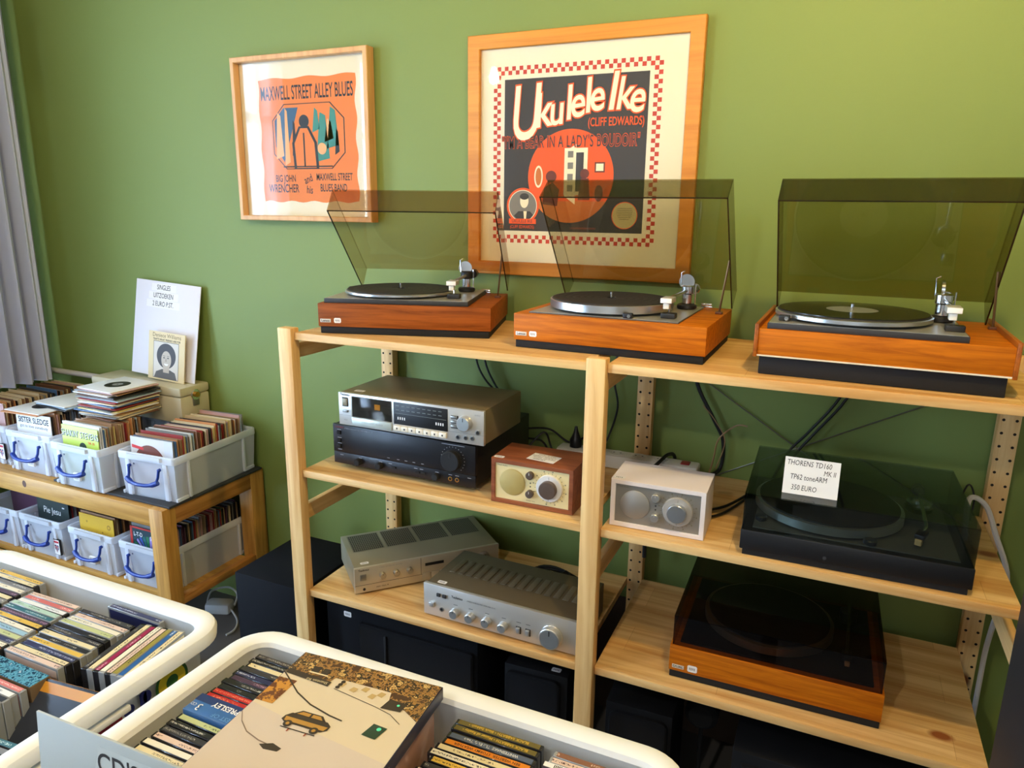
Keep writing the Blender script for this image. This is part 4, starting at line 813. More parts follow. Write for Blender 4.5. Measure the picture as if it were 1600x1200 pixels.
CBX = crate_box()
def put_box(x, y, z, ang, label, bar=False, flag=False):
    t = thing('storage_box', label, 'box', (x, y, z), R(ang), 'clear storage boxes of singles on the oak table')
    for n, me in CBX: o = D.objects.new(n, me); COL.objects.link(o); o.parent = t
    X = T(0, -.0012, 0) @ FRONT
    if bar:
        b = MB(); b.box(-.016, .016, -.001, .006, .030, .058, WHITE, .0005)
        for i in range(6): b.rect(X, -.011 + i * .0036, -.009 + i * .0036, .036, .052, GREYM, 1)
        b.build('barcode_label', t)
    if flag:
        b = MB(); r_, n_, w_ = M('flag_red', (190, 40, 56), .5), M('flag_navy', (34, 44, 110), .5), WHITE
        b.box(.072, .106, -.001, .006, .024, .086, INK, .0004); b.rect(X, .074, .104, .026, .084, WHITE, 1)
        hp = [(.089, .034), (.099, .05), (.101, .058), (.097, .064), (.0925, .064), (.089, .06), (.0855, .064), (.081, .064), (.077, .058), (.079, .05)]; b.flat(X, hp, n_, 2); b.rect(X, .0775, .1005, .053, .058, w_, 3); b.rect(X, .0785, .0995, .0543, .0567, r_, 4); b.rect(X, .0865, .0915, .038, .063, w_, 3); b.rect(X, .0877, .0903, .037, .063, r_, 4)
        b.rect(X, .076, .102, .072, .080, r_, 2); b.build('flag_sticker', t)
    return t
PAL = {'white': (232, 230, 224), 'cream': (226, 208, 170), 'buff': (196, 168, 124), 'pale-blue': (172, 192, 206), 'grey': (138, 138, 136), 'black': (30, 29, 30), 'charcoal': (62, 60, 60), 'red': (156, 52, 48), 'pink': (206, 164, 158), 'brown': (112, 76, 54), 'orange': (206, 140, 84), 'yellow': (218, 194, 120), 'green': (70, 104, 76), 'blue': (84, 116, 156), 'plum': (92, 58, 80), 'tan': (160, 120, 84)}
SLV = {}
def sleeve_mesh(col):
    if col in SLV: return SLV[col]
    b = MB(); m = M('sleeve_' + col, PAL[col], .45); b.box(-.0915, .0915, -.0011, .0011, 0, .181, m)
    SLV[col] = b.mesh('sleeve_' + col); return SLV[col]
def sleeves(where, x, y0, y1, z, pitch, cols, group, front=None, maxn=60, lean=0., sl=0.):
    y = y0; i = 0; xa = x; cl = list(cols)
    while y < y1 and i < maxn:
        x = xa - (y - y0) * sl; c = random.choice(cl)
        if front and i == 0: o = front(x, y, z)
        else:
            o = D.objects.new('record_sleeve', sleeve_mesh(c)); COL.objects.link(o)
            o.location = (x + random.uniform(-.003, .003), y, z + random.choice((0, .001, .003, .005, .008, .011))); o.rotation_euler = (random.uniform(-.012, .012), random.gauss(0, .008), sl + random.gauss(0, .003))
            tag(o, f'{c} single sleeve, {nth(i)} from the front, {where}', 'record', group)
        y += (  .020 if front and i == 0 else pitch * random.uniform(.85, 1.2)); i += 1
def face_sleeve(draw, col, label, group=None, slope=0.):
    def f(x, y, z):
        b = MB(); m = M('front_' + label[:14], col, .42); b.box(-.0905, .0905, -.0011, .0011, 0, .183, m); draw(b, T(0, -.0012, 0) @ FRONT)
        o = b.build('record_sleeve', None, (x, y + .009, z)); o.rotation_euler.x = R(-1.5); o.rotation_euler.z = slope; return tag(o, label, 'record', group)
    return f
MIX1 = 'white cream cream buff buff pale-blue grey black charcoal red pink brown brown orange tan tan blue yellow'.split(); MIX2 = 'charcoal black grey charcoal green brown plum pink red cream buff blue black'.split()
def d_sister(b, X): b.text(X, 'SISTER SLEDGE', 0, .158, .029, INK, 1, bold=.02, sx=.84); b.text(X, 'got to love somebody', 0, .136, .0165, INK, 1, sx=1.0)
def d_shakin(b, X): b.text(X, "SHAKIN' STEVENS", .0015, .154, .032, INK, 2, bold=.02, sx=.70, space=1.06); b.text(X, "SHAKIN' STEVENS", -.0005, .1555, .032, M('print_lime_white', (236, 240, 214), .5), 3, bold=-.008, sx=.70, space=1.06); b.disc(X, .012, .112, .018, M('print_dk', (40, 60, 50), .5), 1); b.text(X, "I'M 18", .055, .132, .013, M('print_or', (226, 110, 30), .5), 2, bold=.02)
def d_hair(b, X): b.disc(X, -.01, .085, .07, M('print_hair', (116, 60, 44), .6), 1, 40, .075); b.disc(X, 0, .07, .04, M('print_skin', (178, 122, 100), .6), 2, 30, .05); b.flat(X, [(-.085, .146), (-.035, .140), (-.035, .150), (-.085, .157)], M('print_tag_red', (206, 40, 44), .5), 2); b.rect(X, .055, .0915, .0, .183, M('print_pale', (206, 206, 210), .5), 3)
def d_pie(b, X): b.text(X, 'Pie Jesu', -.005, .135, .036, WHITE, 1, sx=.9); b.rect(X, .055, .068, .155, .160, WHITE, 1)
def d_yel(b, X):
    g = M('print_ochre', (168, 120, 24), .5)
    for x, y, r in ((-.05, .155, .004), (.03, .125, .004), (.065, .15, .010), (.065, .15, .005)): b.disc(X, x, y, r, g if r != .005 else M('print_yel', (222, 176, 44), .5), 1 + (r == .005), 16)
def d_ltd(b, X):
    cs = [M('p_teal', (24, 110, 110), .5), M('p_blue', (50, 80, 170), .5), M('p_lilac', (160, 140, 210), .5), M('p_green', (30, 120, 70), .5)]
    for i in range(14): a0, a1 = R(10 + 160 * i / 14), R(10 + 160 * (i + .8) / 14); b.flat(X, [(0, .07), (.1 * math.cos(a0), .07 + .085 * math.sin(a0)), (.1 * math.cos(a1) * .9, .07 + .085 * math.sin(a1))], cs[i % 4], 1)
    b.rect(X, -.0915, .0915, .176, .183, M('p_red', (196, 50, 40), .5), 2); b.rect(X, -.0915, -.080, .06, .183, M('p_red', (196, 50, 40), .5), 2); b.text(X, 'L-T-D', -.052, .155, .022, WHITE, 3, bold=.02, sx=.8); b.text(X, 'SHINE ON', .042, .150, .022, WHITE, 3, bold=.02, sx=.7)
# top row, left to right
ZB = TZ + .008
put_box(-1.5385, .10, TZ, 0, 'clear box of singles with a flag sticker, far left of the top row', False, True)
put_box(-1.268, .088, TZ, 2, 'clear box of singles behind the black-and-white front sleeve, second in the top row', True)
put_box(-.966, .050, ZB, 0, 'clear box of singles behind the lime-green front sleeve, third in the top row', True)
put_box(-.678, .093, ZB, 3.5, 'clear box of singles at the right end of the top row, nearest the shelves')
G1 = 'singles in the top row of clear boxes'
sleeves('leftmost box, top row', -1.5385, .125, .47, TZ + .048, .0075, MIX1, G1)
sleeves('second box, top row', -1.268, .106, .30, TZ + .034, .0068, MIX1, G1, face_sleeve(d_sister, (236, 234, 230), 'white single sleeve with bold black capitals fronting the second top box', None, R(2)), 60, 0., R(2))
sleeves('third box, top row', -.966, .068, .255, ZB + .030, .0068, MIX1, G1, face_sleeve(d_shakin, (196, 218, 92), 'lime-green single sleeve with outlined capitals fronting the third top box'))
sleeves('right end box, top row', -.679, .112, .46, ZB + .016, .0062, MIX1, G1, face_sleeve(d_hair, (212, 206, 200), 'pale single sleeve with a brown-haired head and red tag fronting the right end box', None, R(3.5)), 60, 0., R(3.5))
# lower row
for x, lab, bar, fl in ((-1.558, 'clear box of singles at the far left of the lower shelf', 0, 0), (-1.31, 'clear box of singles behind the dark green front sleeve on the lower shelf, flag sticker', 0, 1), (-1.03, 'clear box of singles behind the plain yellow front sleeve on the lower shelf', 1, 0), (-.762, 'clear box of singles at the right end of the lower shelf behind the table leg', 0, 1)):
    put_box(x, .108 if x < -.8 else .108, .2482, 0, lab, bar, fl)
G2 = 'singles in the clear boxes on the lower shelf'
sleeves('far left box, lower shelf', -1.558, .22, .445, .2545, .0095, MIX2, G2)
sleeves('dark green fronted lower box', -1.31, .155, .26, .272, .0095, 'red charcoal grey grey black charcoal'.split(), G2, face_sleeve(d_pie, (30, 48, 44), 'dark green single sleeve with a white title fronting a lower box'))
sleeves('yellow fronted lower box', -1.03, .128, .215, .268, .0085, 'buff tan charcoal orange buff brown'.split(), G2, face_sleeve(d_yel, (222, 176, 44), 'plain yellow single sleeve at the front of its box on the lower shelf'))
sleeves('back half of yellow fronted lower box', -1.03, .34, .47, .2545, .0095, 'green charcoal black green'.split(), G2)
sleeves('right end box, lower shelf', -.762, .128, .47, .270, .0070, MIX2, G2, face_sleeve(d_ltd, (26, 60, 70), 'teal and violet sunburst single sleeve fronting the right end lower box'))
# flat stacks on the top row
def flat_sleeve(x, y, z, rz, col, label, hole=False, th=.0036):
    b = MB(); m = M('sleeve_' + col, PAL[col], .45); b.box(-.0915, .0915, -.0915, .0915, 0, th, m, .0008)
    if hole: b.disc(T(0, 0, th), 0, 0, .043, M('record_label_black', (34, 33, 34), .4), 1, 40); b.disc(T(0, 0, th), 0, 0, .018, M('label_grey', (140, 140, 140), .4), 2, 24); b.disc(T(0, 0, th), 0, 0, .004, INK, 3, 12)
    tag(b.build('record_sleeve', None, (x, y, z), rz), label, 'record', 'singles stacked flat on the top row')
z = ZB + .030 + .181 + .010
seq = 'brown cream grey buff orange blue white yellow charcoal red tan blue white cream buff red pale-blue grey brown black white tan grey pink'.split()
for i, c in enumerate(seq):
    flat_sleeve(-.985 + random.uniform(-.016, .014), .255 + random.uniform(-.008, .006), z, R(random.uniform(-7, 7)), c, f'{c} single sleeve lying flat, {nth(i)} from the bottom of the tall stack'); z += .0041
flat_sleeve(-.983, .255, z, R(-3), 'white', 'white single sleeve with a round black label showing, topping the tall flat stack', True)
z = TZ + .034 + .181 + .010
for i, (dx, dy, c, r_, hl) in enumerate(((-.02, .02, 'orange', 4, 0), (-.015, .03, 'white', 2, 1))): flat_sleeve(-1.27 + dx, .15 + dy, z, R(r_), c, ('orange single sleeve lying flat under the white one on the second box', 'white single sleeve with a black record showing, lying flat on the second box')[i], hl); z += .0043
for i, (dx, dy, c, r_) in enumerate(((.05, .15, 'charcoal', -4), (.055, .16, 'pale-blue', -8), (.05, .155, 'pale-blue', 3), (.045, .15, 'white', -3))): flat_sleeve(-1.25 + dx - .02, .10 + dy, z, R(r_), c, f'{c} single sleeve, {nth(i)} from the bottom, low pile beside the tall stack'); z += .0043
def case():
    t = thing('record_case', 'beige metal record case with a round latch standing behind the stack of singles', 'case', (-1.04, .43, .768))
    m = M('case_beige', (206, 196, 164), .5, .1, bump=.08, bscale=60); b = MB(); b.box(-.235, .235, -.066, .066, 0, .098, m, .006); b.build('case_body', t)
    b = MB(); b.box(-.237, .237, -.068, .068, .100, .134, m, .008); b.build('case_lid', t)
    b = MB(); b.cyl((.236, .0, .098), .021, .006, CHROME, 'x', 24, .002); b.box(.235, .241, -.014, .014, .058, .088, GREYM, .002); b.cyl((.24, .0, .100), .010, .010, M('brass', (200, 150, 70), .3, .9), 'x', 14); b.build('latch', t)
case()
def board():
    X = T(-.976, .438, .9115) @ Matrix.Rotation(R(1), 4, 'Z') @ Matrix.Rotation(R(-8.5), 4, 'X') @ Matrix.Rotation(R(3), 4, 'Y'); b = MB(); w = .163
    b.box(-w, w, 0, .003, 0, .36, M('card_white', (226, 220, 222), .6), .0004, X); Y = X @ FRONT; pen = M('marker_black', (24, 22, 26), .6)
    for i, (s, q) in enumerate((('SINGLES', .063), ('UITZOEKEN', .075), ('2 EURO P.ST.', .085))): z0 = .337 - i * .031; b.rect(Y, -.02 - q, -.02 + q, z0 - .014, z0 + .014, M('tape_white', (236, 230, 222), .5), 1); b.text(Y, s, -.02, z0, .026, pen, 2, sx=.72, bold=.006)
    tag(b.build('sign_board'), 'tall white sign card leaning on the wall on top of the beige case', 'sign')
    X = T(-.936, .418, .9068) @ Matrix.Rotation(R(1), 4, 'Z') @ Matrix.Rotation(R(-6.5), 4, 'X') @ Matrix.Rotation(R(2.5), 4, 'Y'); b = MB(); w = .0915
    b.box(-w, w, 0, .003, 0, .181, M('sleeve_ivory', (226, 206, 160), .55), .0004, X); Y = X @ FRONT; g = M('print_half', (96, 92, 90), .6); fc = M('print_face', (192, 180, 164), .6); dk = M('print_hair_grey', (70, 68, 70), .6)
    b.text(Y, 'Deniece Williams', 0, .168, .022, M('print_sepia', (110, 86, 54), .6), 1, sx=.92); b.text(Y, "THAT'S WHAT FRIENDS ARE FOR", 0, .152, .0105, INK, 1, sx=.88, bold=.02)
    b.rect(Y, -.066, .062, .006, .146, g, 1); b.rect(Y, -.064, .060, .008, .144, M('print_ground', (214, 206, 194), .6), 2); b.disc(Y, 0, .093, .048, dk, 3, 40, .047); b.flat(Y, [(-.06, .008), (-.05, .03), (-.02, .042), (.02, .042), (.045, .034), (.055, .008)], g, 3)
    b.flat(Y, [(-.014, .03), (.016, .03), (.016, .055), (-.014, .055)], fc, 4); b.disc(Y, .001, .078, .025, fc, 5, 30, .034); 
    for s in (-1, 1): b.disc(Y, s * .010, .086, .005, dk, 6, 12, .0022); b.rect(Y, s * .010 - .006, s * .010 + .006, .0925, .094, dk, 6)
    b.flat(Y, [(-.002, .084), (.002, .084), (.004, .072), (-.004, .072)], M('print_nose', (164, 150, 136), .6), 6); b.flat(Y, [(-.011, .064), (.013, .064), (.007, .057), (-.004, .057)], WHITE, 6)
    tag(b.build('record_sleeve'), 'ivory single sleeve with a smiling portrait leaning on the white sign card', 'record')
board()

# ------------------------------------------------------------------ display table and crates of CDs in the foreground
b = MB(); b.box(-.45, 1.34, -1.42, -.70, .690, .7285, wood('table_grey', (120, 110, 100), (96, 88, 80), 'x', 1., .6), .003); o = b.build('table_top')
td = thing('display_table', 'low table under the white crates of CDs in the foreground', 'table'); o.parent = td
for x in (-.42, 1.25):
    for y in (-1.38, -.80): b = MB(); b.box(x, x + .05, y, y + .05, 0, .690, BLACK, .002); b.build('leg', td)
CRW = milky('crate_white', (238, 238, 234), .93, .4); CRR = M('crate_rim_white', (240, 240, 236), .38)
RZ = .89; CZ = .7325
def crate(x0, x1, y0, y1, label, back_taper=.0):
    t = thing('storage_crate', label, 'crate', (0, 0, 0)); b = MB(); r = .062; z0, z1 = .7288, RZ
    o = lambda i, z, rad: rr(x0 + i, x1 - i, y0 + i, y1 - i, max(.01, rad), z, 8)
    b.loft([o(.034, z0, .03), o(.0275, z1 - .0075, .035), o(.0325, z1 - .009, .03), o(.0365, z0 + .0035, .03)], CRW, True, True); b.build('crate_body', t)
    b = MB(); b.loft([o(.001, z1 - .022, r), o(0, z1 - .008, r), o(.003, z1 - .002, r - .003), o(.008, z1, r - .008), o(.024, z1, r - .022), o(.030, z1 - .003, r - .027), o(.033, z1 - .010, r - .03), o(.031, z1 - .012, r - .03), o(.026, z1 - .006, r - .024), o(.009, z1 - .004, r - .008), o(.004, z1 - .010, r - .004), o(.004, z1 - .022, r - .003)], CRR, False, False, None, True)
    b.build('rim', t); return t
c = crate(-.14, .478, -1.20, -.668, 'white crate packed with CDs, the left of the two in the foreground')
b = MB(); b.box(.462, .4765, -1.12, -.862, .850, .8595, CRR, .002); b.build('handle_flange', c)
b = MB(); X = T(.4538, 0, 0) @ RIGHT; b.box(.4512, .4535, -1.08, -.862, .775, .852, M('label_crimson', (150, 22, 44), .5)); b.text(X, 'High Impact Strength', -.955, .839, .015, M('label_pink', (226, 170, 176), .5), 1, sx=.85, shear=.2); b.rect(X, -1.08, -.865, .8485, .8492, M('label_pink', (226, 170, 176), .5), 1)
b.build('label', c)
b = MB(); X = T(.4530, 0, 0) @ RIGHT; b.disc(X, -.775, .833, .030, M('logo_green', (40, 96, 44), .5), 1, 40); b.disc(X, -.775, .833, .025, M('logo_yellow', (218, 196, 40), .5), 2, 36); b.disc(X, -.775, .833, .011, M('logo_green', (40, 96, 44), .5), 3, 20)
nb = M('logo_blue', (34, 44, 120), .5); b.disc(X, -.850, .833, .009, nb, 1, 20); b.flat(X, [(-.832, .79), (-.820, .79), (-.820, .846), (-.826, .850), (-.832, .846)], nb, 1); b.disc(X, -.819, .836, .007, nb, 1, 16, .010); b.build('printed_logo', c)
crate(.524, 1.230, -1.20, -.662, 'white crate with CDs and box sets, the right of the two in the foreground')

CPAL = {'cream': ((228, 212, 168), (70, 60, 50)), 'ivory': ((236, 228, 206), (60, 60, 66)), 'pinkish': ((224, 196, 178), (90, 60, 60)), 'yellow': ((222, 182, 78), (60, 50, 30)), 'black': ((30, 30, 34), (190, 186, 176)), 'charcoal': ((56, 54, 58), (170, 166, 156)), 'grey': ((122, 122, 124), (220, 220, 216)), 'red': ((190, 40, 44), (240, 150, 110)), 'navy': ((42, 46, 86), (190, 196, 216)), 'blue': ((38, 92, 156), (220, 226, 234)), 'sky': ((150, 186, 204), (50, 70, 96)), 'celery': ((190, 196, 140), (70, 80, 50)), 'olive': ((104, 92, 44), (214, 180, 70)), 'slate': ((86, 98, 122), (226, 230, 236)), 'orange': ((222, 132, 36), (50, 34, 20)), 'coral': ((206, 110, 104), (250, 220, 210)), 'plum': ((76, 56, 78), (190, 150, 170)), 'white': ((234, 234, 232), (70, 80, 90)), 'teal': ((46, 102, 116), (200, 220, 220)), 'magenta': ((152, 32, 78), (236, 200, 214)), 'brown': ((132, 88, 66), (220, 196, 170)), 'mint': ((176, 204, 186), (60, 80, 70)), 'khaki': ((150, 138, 62), (60, 56, 24))}
CDM = {}
def cd_meshes():
    b = MB(); b.box(-.0625, .0625, -.0051, .0051, 0, .142, M('jewel_case_dark', (40, 40, 44), .18, 0, .6), .0006, seg=1); CDM['dark'] = b.mesh('jewel_case_dark')
    b = MB(); b.box(-.0625, .0625, -.0051, .0051, 0, .142, M('jewel_case_clear', (150, 152, 152), .12, 0, .7), .0006, seg=1); CDM['clear'] = b.mesh('jewel_case_clear')
cd_meshes()
SPM = {}
def spine(col, plain=False):
    key = col; col = col + '_plain' if plain else col
    if col not in SPM:
        b = MB(); m = M('spine_' + col, CPAL[key][0], .35) if plain else printed('spine_' + col, *CPAL[col]); b.box(-.0585, .0585, -.0040, .0040, .1417, .1424, m); b.box(-.0585, .0585, .0050, .0053, .004, .138, m); b.box(-.0585, .0585, -.0053, -.0050, .004, .138, m); SPM[col] = b.mesh('spine_label_' + col)
    return SPM[col]
def cd(x, y, z, rz, col, label, group, kind='dark', tilt=0., txt=None, ink=None, size=.006, flip=True, th=1.):
    o = D.objects.new('cd_case', CDM[kind]); COL.objects.link(o); o.location = (x, y, z); o.rotation_euler = (tilt, 0, rz); o.scale = (1, th, 1)
    tag(o, label, 'CD', group); s = D.objects.new('spine_label', spine(col, bool(txt))); COL.objects.link(s); s.parent = o
    if txt: b = MB(); b.text(T(0, 0, .1424) @ (FLIP if flip else TOP), txt, 0, 0, size, ink, 1, bold=.01, sx=.95); b.build('spine_lettering', o)
    return o
def cd_row(where, x, ys, cols, group, pitch=.0109, z=CZ, kinds=('dark', 'clear', 'clear'), jit=.0025):
    y = ys
    for i, c in enumerate(cols):
        if c is None: y -= pitch; continue
        cd(x + random.uniform(-jit, jit), y, z + random.choice((0, 0, 0, .001)), random.gauss(0, .008), c, f'{c}-spined CD, {nth(i)} from the back, {where}', group, random.choice(kinds)); y -= pitch
    return y
GL = 'CDs in the left crate'; GR = 'CDs in the right crate'
rc = lambda n, s: [random.choice(s.split()) for _ in range(n)]
cd_row('first column of left crate', .003, -.716, ['yellow', 'cream', 'grey', 'ivory', 'plum', 'cream', 'grey', 'blue', 'grey', 'coral', 'sky'], GL)
cd_row('second column of left crate', .138, -.742, ['pinkish', 'coral', 'white', 'mint', 'teal', 'plum', 'yellow', 'ivory', 'sky', 'celery', 'navy', 'ivory', 'orange', 'charcoal', 'plum'], GL)
cd_row('third column of left crate', .2705, -.744, ['charcoal', 'pinkish', 'ivory', 'celery', 'black', 'charcoal', 'cream', 'black', 'yellow', 'navy', 'cream', 'pinkish'], GL)
cd(.30, -.7110, CZ, 0, 'navy', 'navy CD standing alone at the back right of the left crate', GL, 'clear')
b = MB(); b.box(-.0635, .0635, -.015, .015, 0, .143, M('boxset_brown', (104, 82, 52), .5), .001); b.box(-.062, .062, -.0145, .0145, .1428, .1437, mottled('foil_teal', [(24, 60, 84), (90, 160, 186), (40, 96, 124), (200, 226, 236)], 90., .12)); b.text(T(.0637, 0, 0) @ RIGHT, 'OL', 0, .10, .018, CREAM, 1)
tag(b.build('cd_box_set', None, (.272, -.897, CZ), 0), 'thick CD box with a glittering teal foil spine in the left crate', 'CD', GL)
cd_row('nearer than the foil box, left crate', .2705, -.921, ['coral', 'white', 'black', 'charcoal', 'teal'], GL)
for i, (c, k) in enumerate((('charcoal', 'dark'), ('cream', 'clear'), ('magenta', 'dark'), ('ivory', 'clear'), ('pinkish', 'dark'), ('khaki', 'clear'), ('blue', 'clear'), ('cream', 'clear'))):
    cd(.351 + i * .0106, -.7865 + i * .0016 - .002, CZ + .0006 * (i % 2), R(-80), c, f'{c}-spined CD turned crosswise, {nth(i)} from the left, left crate', GL, k)
b = MB(); b.box(-.0625, .0625, -.0051, .0051, 0, .138, M('jewel_case_dark', (40, 40, 44), .18, 0, .6), .0006, seg=1); b.box(-.0605, .0605, -.0030, .0036, .1376, .1384, M('spine_amber', (206, 140, 40), .35)); b.box(-.0605, .0605, -.0054, -.0050, .006, .132, M('inlay_slate', (52, 56, 66), .2)); b.box(-.0605, .0605, -.0056, -.0052, .120, .134, M('spine_amber', (206, 140, 40), .35))
o = b.build('cd_case', None, (.379, -.978, .775), R(6)); o.rotation_euler.x = R(-46); tag(o, 'dark CD with an amber edge leaning across the gap in the left crate', 'CD', GL)
for i, c in enumerate(['teal', 'grey', 'black', 'navy', 'charcoal', 'ivory', 'black', 'navy', 'charcoal']): cd(.3765, -.998 - i * .0114, CZ, R(5), c, f'{c}-spined CD, {nth(i)} from the back near right corner of left crate', GL, 'dark')
# right crate
y = cd_row('left column of right crate', .6325, -.715, ['charcoal', 'black', 'cream', 'charcoal', 'navy', 'plum', 'black', 'black', 'red', 'red'], GR, kinds=('dark',))
b = MB(); bl = M('boxset_blue', (58, 104, 160), .35); b.box(-.0635, .0635, -.0175, .0175, 0, .1475, bl, .001); X = T(0, 0, .1478) @ FLIP; b.rect(X, -.0635, .0635, -.0175, -.004, M('boxset_navy', (40, 58, 108), .35), 0)
b.text(X, 'ELVIS PRESLEY', -.008, .0055 - .012, .0125, WHITE, 2, bold=.02, sx=1.0); b.text(X, '3', .045, .006, .018, WHITE, 2, sx=.9); b.text(X, 'CD', .0565, .004, .007, WHITE, 2); b.text(X, 'THE BEST OF', -.012, .010, .010, M('print_sky', (110, 160, 206), .5), 2)
y -= .014
tag(b.build('cd_box_set', None, (.6345, y, CZ), 0), 'thick blue CD box set with white capitals at the left of the right crate', 'CD', GR)
y -= .0255
cd_row('nearer than the blue set, right crate', .6325, y, ['celery', 'black', 'charcoal', 'pinkish', 'ivory', 'cream', 'cream', 'pinkish', 'yellow', 'cream', 'cream', 'ivory', 'cream', 'cream'], GR, kinds=('dark',), pitch=.0128)
gold = M('spine_gold', (224, 184, 70), .5); wi = M('spine_white', (232, 234, 238), .5)
row = [('olive', 'BLACK SABBATH \u2022 Black Sabbath \u2022', gold), ('olive', 'BLACK SABBATH \u2022 Master of Reality \u2022', gold), ('slate', 'WHITESNAKE  The Early Years', wi), ('orange', 'BEN WEBSTER  STORMY WEATHER', INK), ('cream', None, None), ('ivory', None, None), ('yellow', None, None), ('charcoal', None, None), ('pinkish', None, None), ('black', None, None), ('orange', None, None), ('cream', None, None), ]
for i, (c, s, k) in enumerate(row): cd(.982 - (.0 if i < 4 else .004 * (i % 3)), -.715 - i * .0118, CZ + (.003 if i < 2 else .0), random.gauss(0, .006), c, f'{c}-spined CD, {nth(i)} from the back middle column of right crate', GR, 'dark', 0, s, k, .0062)
cd(1.122, -.7125, CZ, 0, 'brown', 'brown-spined CD at the back of the right column of the right crate', GR, 'clear')
cd(1.120, -.724, CZ, 0, 'pinkish', 'pink-spined CD, second from the back in the right column of the right crate', GR, 'clear')
b = MB(); b.box(-.0635, .0635, -.013, .013, 0, .1435, M('boxset_violet', (58, 52, 74), .4), .001); X = T(0, 0, .1437) @ FLIP; b.text(X, 'Elvis Presley Collection', .012, .004, .0105, M('print_rose', (214, 188, 186), .5), 1, sx=.82, shear=.25); b.rect(X, .030, .0635, -.013, -.005, WHITE, 1)
for i in range(5): b.rect(X, .040 + i * .0022, .0412 + i * .0022, -.0118, -.006, INK, 2)
tag(b.build('cd_box_set', None, (1.118, -.7445, CZ), 0), 'dark violet CD box set with slanting script and a barcode, right crate', 'CD', GR)
cd_row('nearer than the violet set, right crate', 1.118, -.766, ['black', 'orange', 'cream', 'charcoal', 'ivory'], GR)
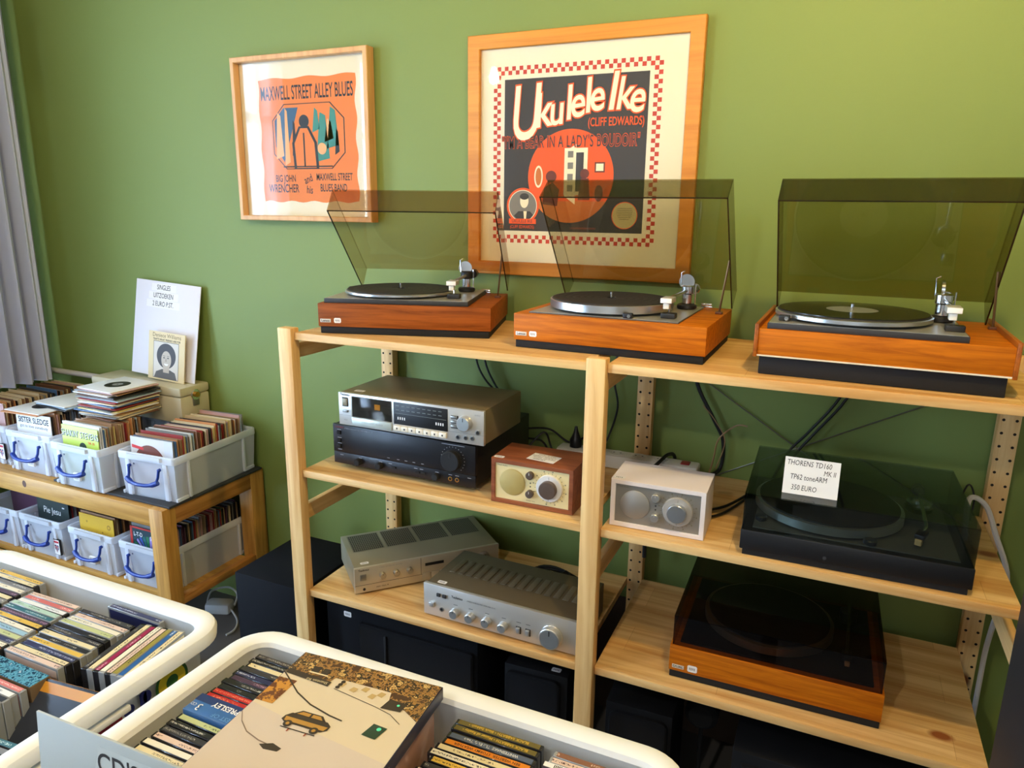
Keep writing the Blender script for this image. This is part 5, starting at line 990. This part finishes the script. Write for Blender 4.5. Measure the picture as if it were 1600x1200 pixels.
# big flat box set on a shrink-wrapped one
b = MB(); b.box(-.098, .098, -.125, .125, 0, .172, M('shrink_wrapped_pink', (176, 132, 116), .15, 0, .7, .6, .4, 60), .003)
tag(b.build('box_set', None, (.806, -.862, CZ), R(4)), 'pinkish shrink-wrapped box set standing under the large picture box in the right crate', 'box set')
def picture_box():
    t = thing('box_set', 'large flat box set with a street picture on its lid, lying across the right crate', 'box set', (.682, -.732, CZ + .1726), R(4)); w, d, h = .219, .25, .019
    b = MB(); b.box(0, w, -d, 0, 0, h, M('boxset_spine_navy', (38, 38, 66), .4), .001); X = T(w + .0002, 0, 0) @ RIGHT; b.text(X, 'THE ARCHIVE', -.17, .0095, .009, WHITE, 1, sx=.9); b.build('box', t)
    b = MB(); tan_ = M('cover_sand', (214, 196, 164), .35); gd = mottled('cover_houses', [(80, 56, 38), (160, 118, 62), (50, 40, 32), (204, 166, 100), (116, 82, 46)], 60., .35); gr = M('cover_dark', (62, 52, 42), .4); X = T(0, 0, h)
    b.rect(X, .0015, w - .0015, -d + .0015, -.0015, tan_, 1); b.flat(X, [(.0015, -.115), (w * .5, -.135), (w - .0015, -.15), (w - .0015, -d + .0015), (.0015, -d + .0015)], M('cover_rose_grey', (206, 189, 170), .35), 2); b.rect(X, .0015, w - .0015, -.036, -.0015, gd, 2)
    b.flat(X, [(.0015, -.03), (.075, -.036), (.07, -.052), (.0015, -.048)], gd, 3); b.flat(X, [(.16, -.034), (w - .0015, -.034), (w - .0015, -.075), (.195, -.062), (.165, -.05)], gd, 3); b.flat(X, [(.0015, -.060), (.03, -.060), (.028, -.11), (.0015, -.11)], mottled('cover_orange', [(196, 136, 56), (104, 60, 36), (226, 176, 96)], 60., .35), 2)
    for x0 in (.035, .05): b.rect(X, x0, x0 + .011, -.036, -.024, gr, 4); b.rect(X, x0 - .002, x0 + .013, -.0385, -.036, M('cover_pale', (226, 206, 160), .4), 4)
    b.flat(X, [(.004, -.040), (.075, -.046), (.075, -.056), (.004, -.050)], gr, 4); b.text(X @ T(.055, -.051, 0) @ FLIP, 'Shenton Rd', 0, 0, .007, M('cover_pale', (226, 206, 160), .4), 5, rot=.03)
    pts = [(0, -.048), (.02, -.062), (.045, -.080), (.075, -.094), (.11, -.103), (.13, -.106)]
    for (ax, ay), (bx, by) in zip(pts, pts[1:]): b.flat(X, [(ax, ay - .0012), (bx, by - .0012), (bx, by + .0012), (ax, ay + .0012)], gr, 3)
    pts = [(.085, -.056), (.12, -.062), (.155, -.068), (.18, -.074), (.2, -.086)]
    for (ax, ay), (bx, by) in zip(pts, pts[1:]): b.flat(X, [(ax, ay - .0005), (bx, by - .0005), (bx, by + .0005), (ax, ay + .0005)], gr, 3)
    for k in range(3): b.disc(X, .088 + k * .0008, -.052 + k * .006, .0032, gr, 4, 12)
    b.flat(X, [(.162, -.068), (.19, -.066), (.192, -.05), (.166, -.048)], gr, 4); b.disc(X, .182, -.056, .002, M('cover_green_light', (90, 220, 170), .4), 5, 10)
    b.flat(X, [(.165, -.118), (.185, -.120), (.19, -.098), (.170, -.096)], M('cover_green', (44, 66, 48), .4), 4); b.disc(X, .181, -.103, .003, M('cover_green_light', (90, 220, 170), .4), 5, 12)
    gold = M('cover_gold', (178, 132, 58), .4); rust = M('cover_rust', (150, 74, 44), .4)
    b.flat(X, [(.058, -.122), (.064, -.115), (.116, -.115), (.123, -.120), (.123, -.128), (.116, -.133), (.064, -.133), (.057, -.129)], gr, 4); b.flat(X, [(.066, -.1155), (.074, -.1075), (.104, -.1075), (.113, -.1155)], gr, 4)
    b.flat(X, [(.060, -.123), (.121, -.123), (.119, -.130), (.062, -.130)], gold, 5); b.flat(X, [(.070, -.115), (.076, -.1095), (.088, -.1095), (.088, -.115)], gold, 5); b.flat(X, [(.091, -.115), (.091, -.1095), (.102, -.1095), (.108, -.115)], gold, 5)
    for x0 in (.070, .108): b.disc(X, x0, -.134, .0058, gr, 6, 18); b.disc(X, x0, -.134, .0026, gold, 7, 12)
    b.rect(X, .064, .114, -.1415, -.140, gr, 5); b.rect(X, .076, .078, -.146, -.140, rust, 5); b.rect(X, .101, .103, -.146, -.140, rust, 5)
    pts = [(.002, -.135), (.014, -.150), (.032, -.163), (.055, -.170), (.07, -.172)]
    for (ax, ay), (bx, by) in zip(pts, pts[1:]): b.flat(X, [(ax, ay - .0009), (bx, by - .0009), (bx, by + .0009), (ax, ay + .0009)], M('cover_taupe', (128, 108, 92), .4), 3)
    for i, (x0, y0) in enumerate(((.09, -.045), (.11, -.049), (.125, -.043), (.14, -.052), (.15, -.045))): b.flat(X, [(x0 - .005, y0 - .003), (x0 + .004, y0 - .005), (x0 + .006, y0 + .004), (x0 - .002, y0 + .005)], M('cover_straw', (190, 160, 104), .4), 3)
    b.flat(X, [(.06, -.175), (.075, -.168), (.09, -.172), (.088, -.178), (.07, -.18)], gr, 3); b.build('cover_picture', t)
picture_box()
def cd_card():
    X = T(.545, -1.030, RZ + .0012) @ Matrix.Rotation(R(1.5), 4, 'Z') @ Matrix.Rotation(R(-4), 4, 'X'); b = MB(); b.box(0, .27, 0, .003, 0, .095, M('card_grey', (172, 176, 170), .6), .0005, X); Y = X @ FRONT
    b.flat(Y, [(.078, .0), (.10, .083), (.185, .083), (.185, 0)], M('card_label', (186, 190, 184), .6), 1); b.text(Y, "CD'S", .128, .062, .036, M('marker_black', (24, 22, 26), .6), 2, sx=.85, bold=.01)
    tag(b.build('sign_card'), 'grey card lettered in black standing across the near end of the right crate', 'sign')
cd_card()
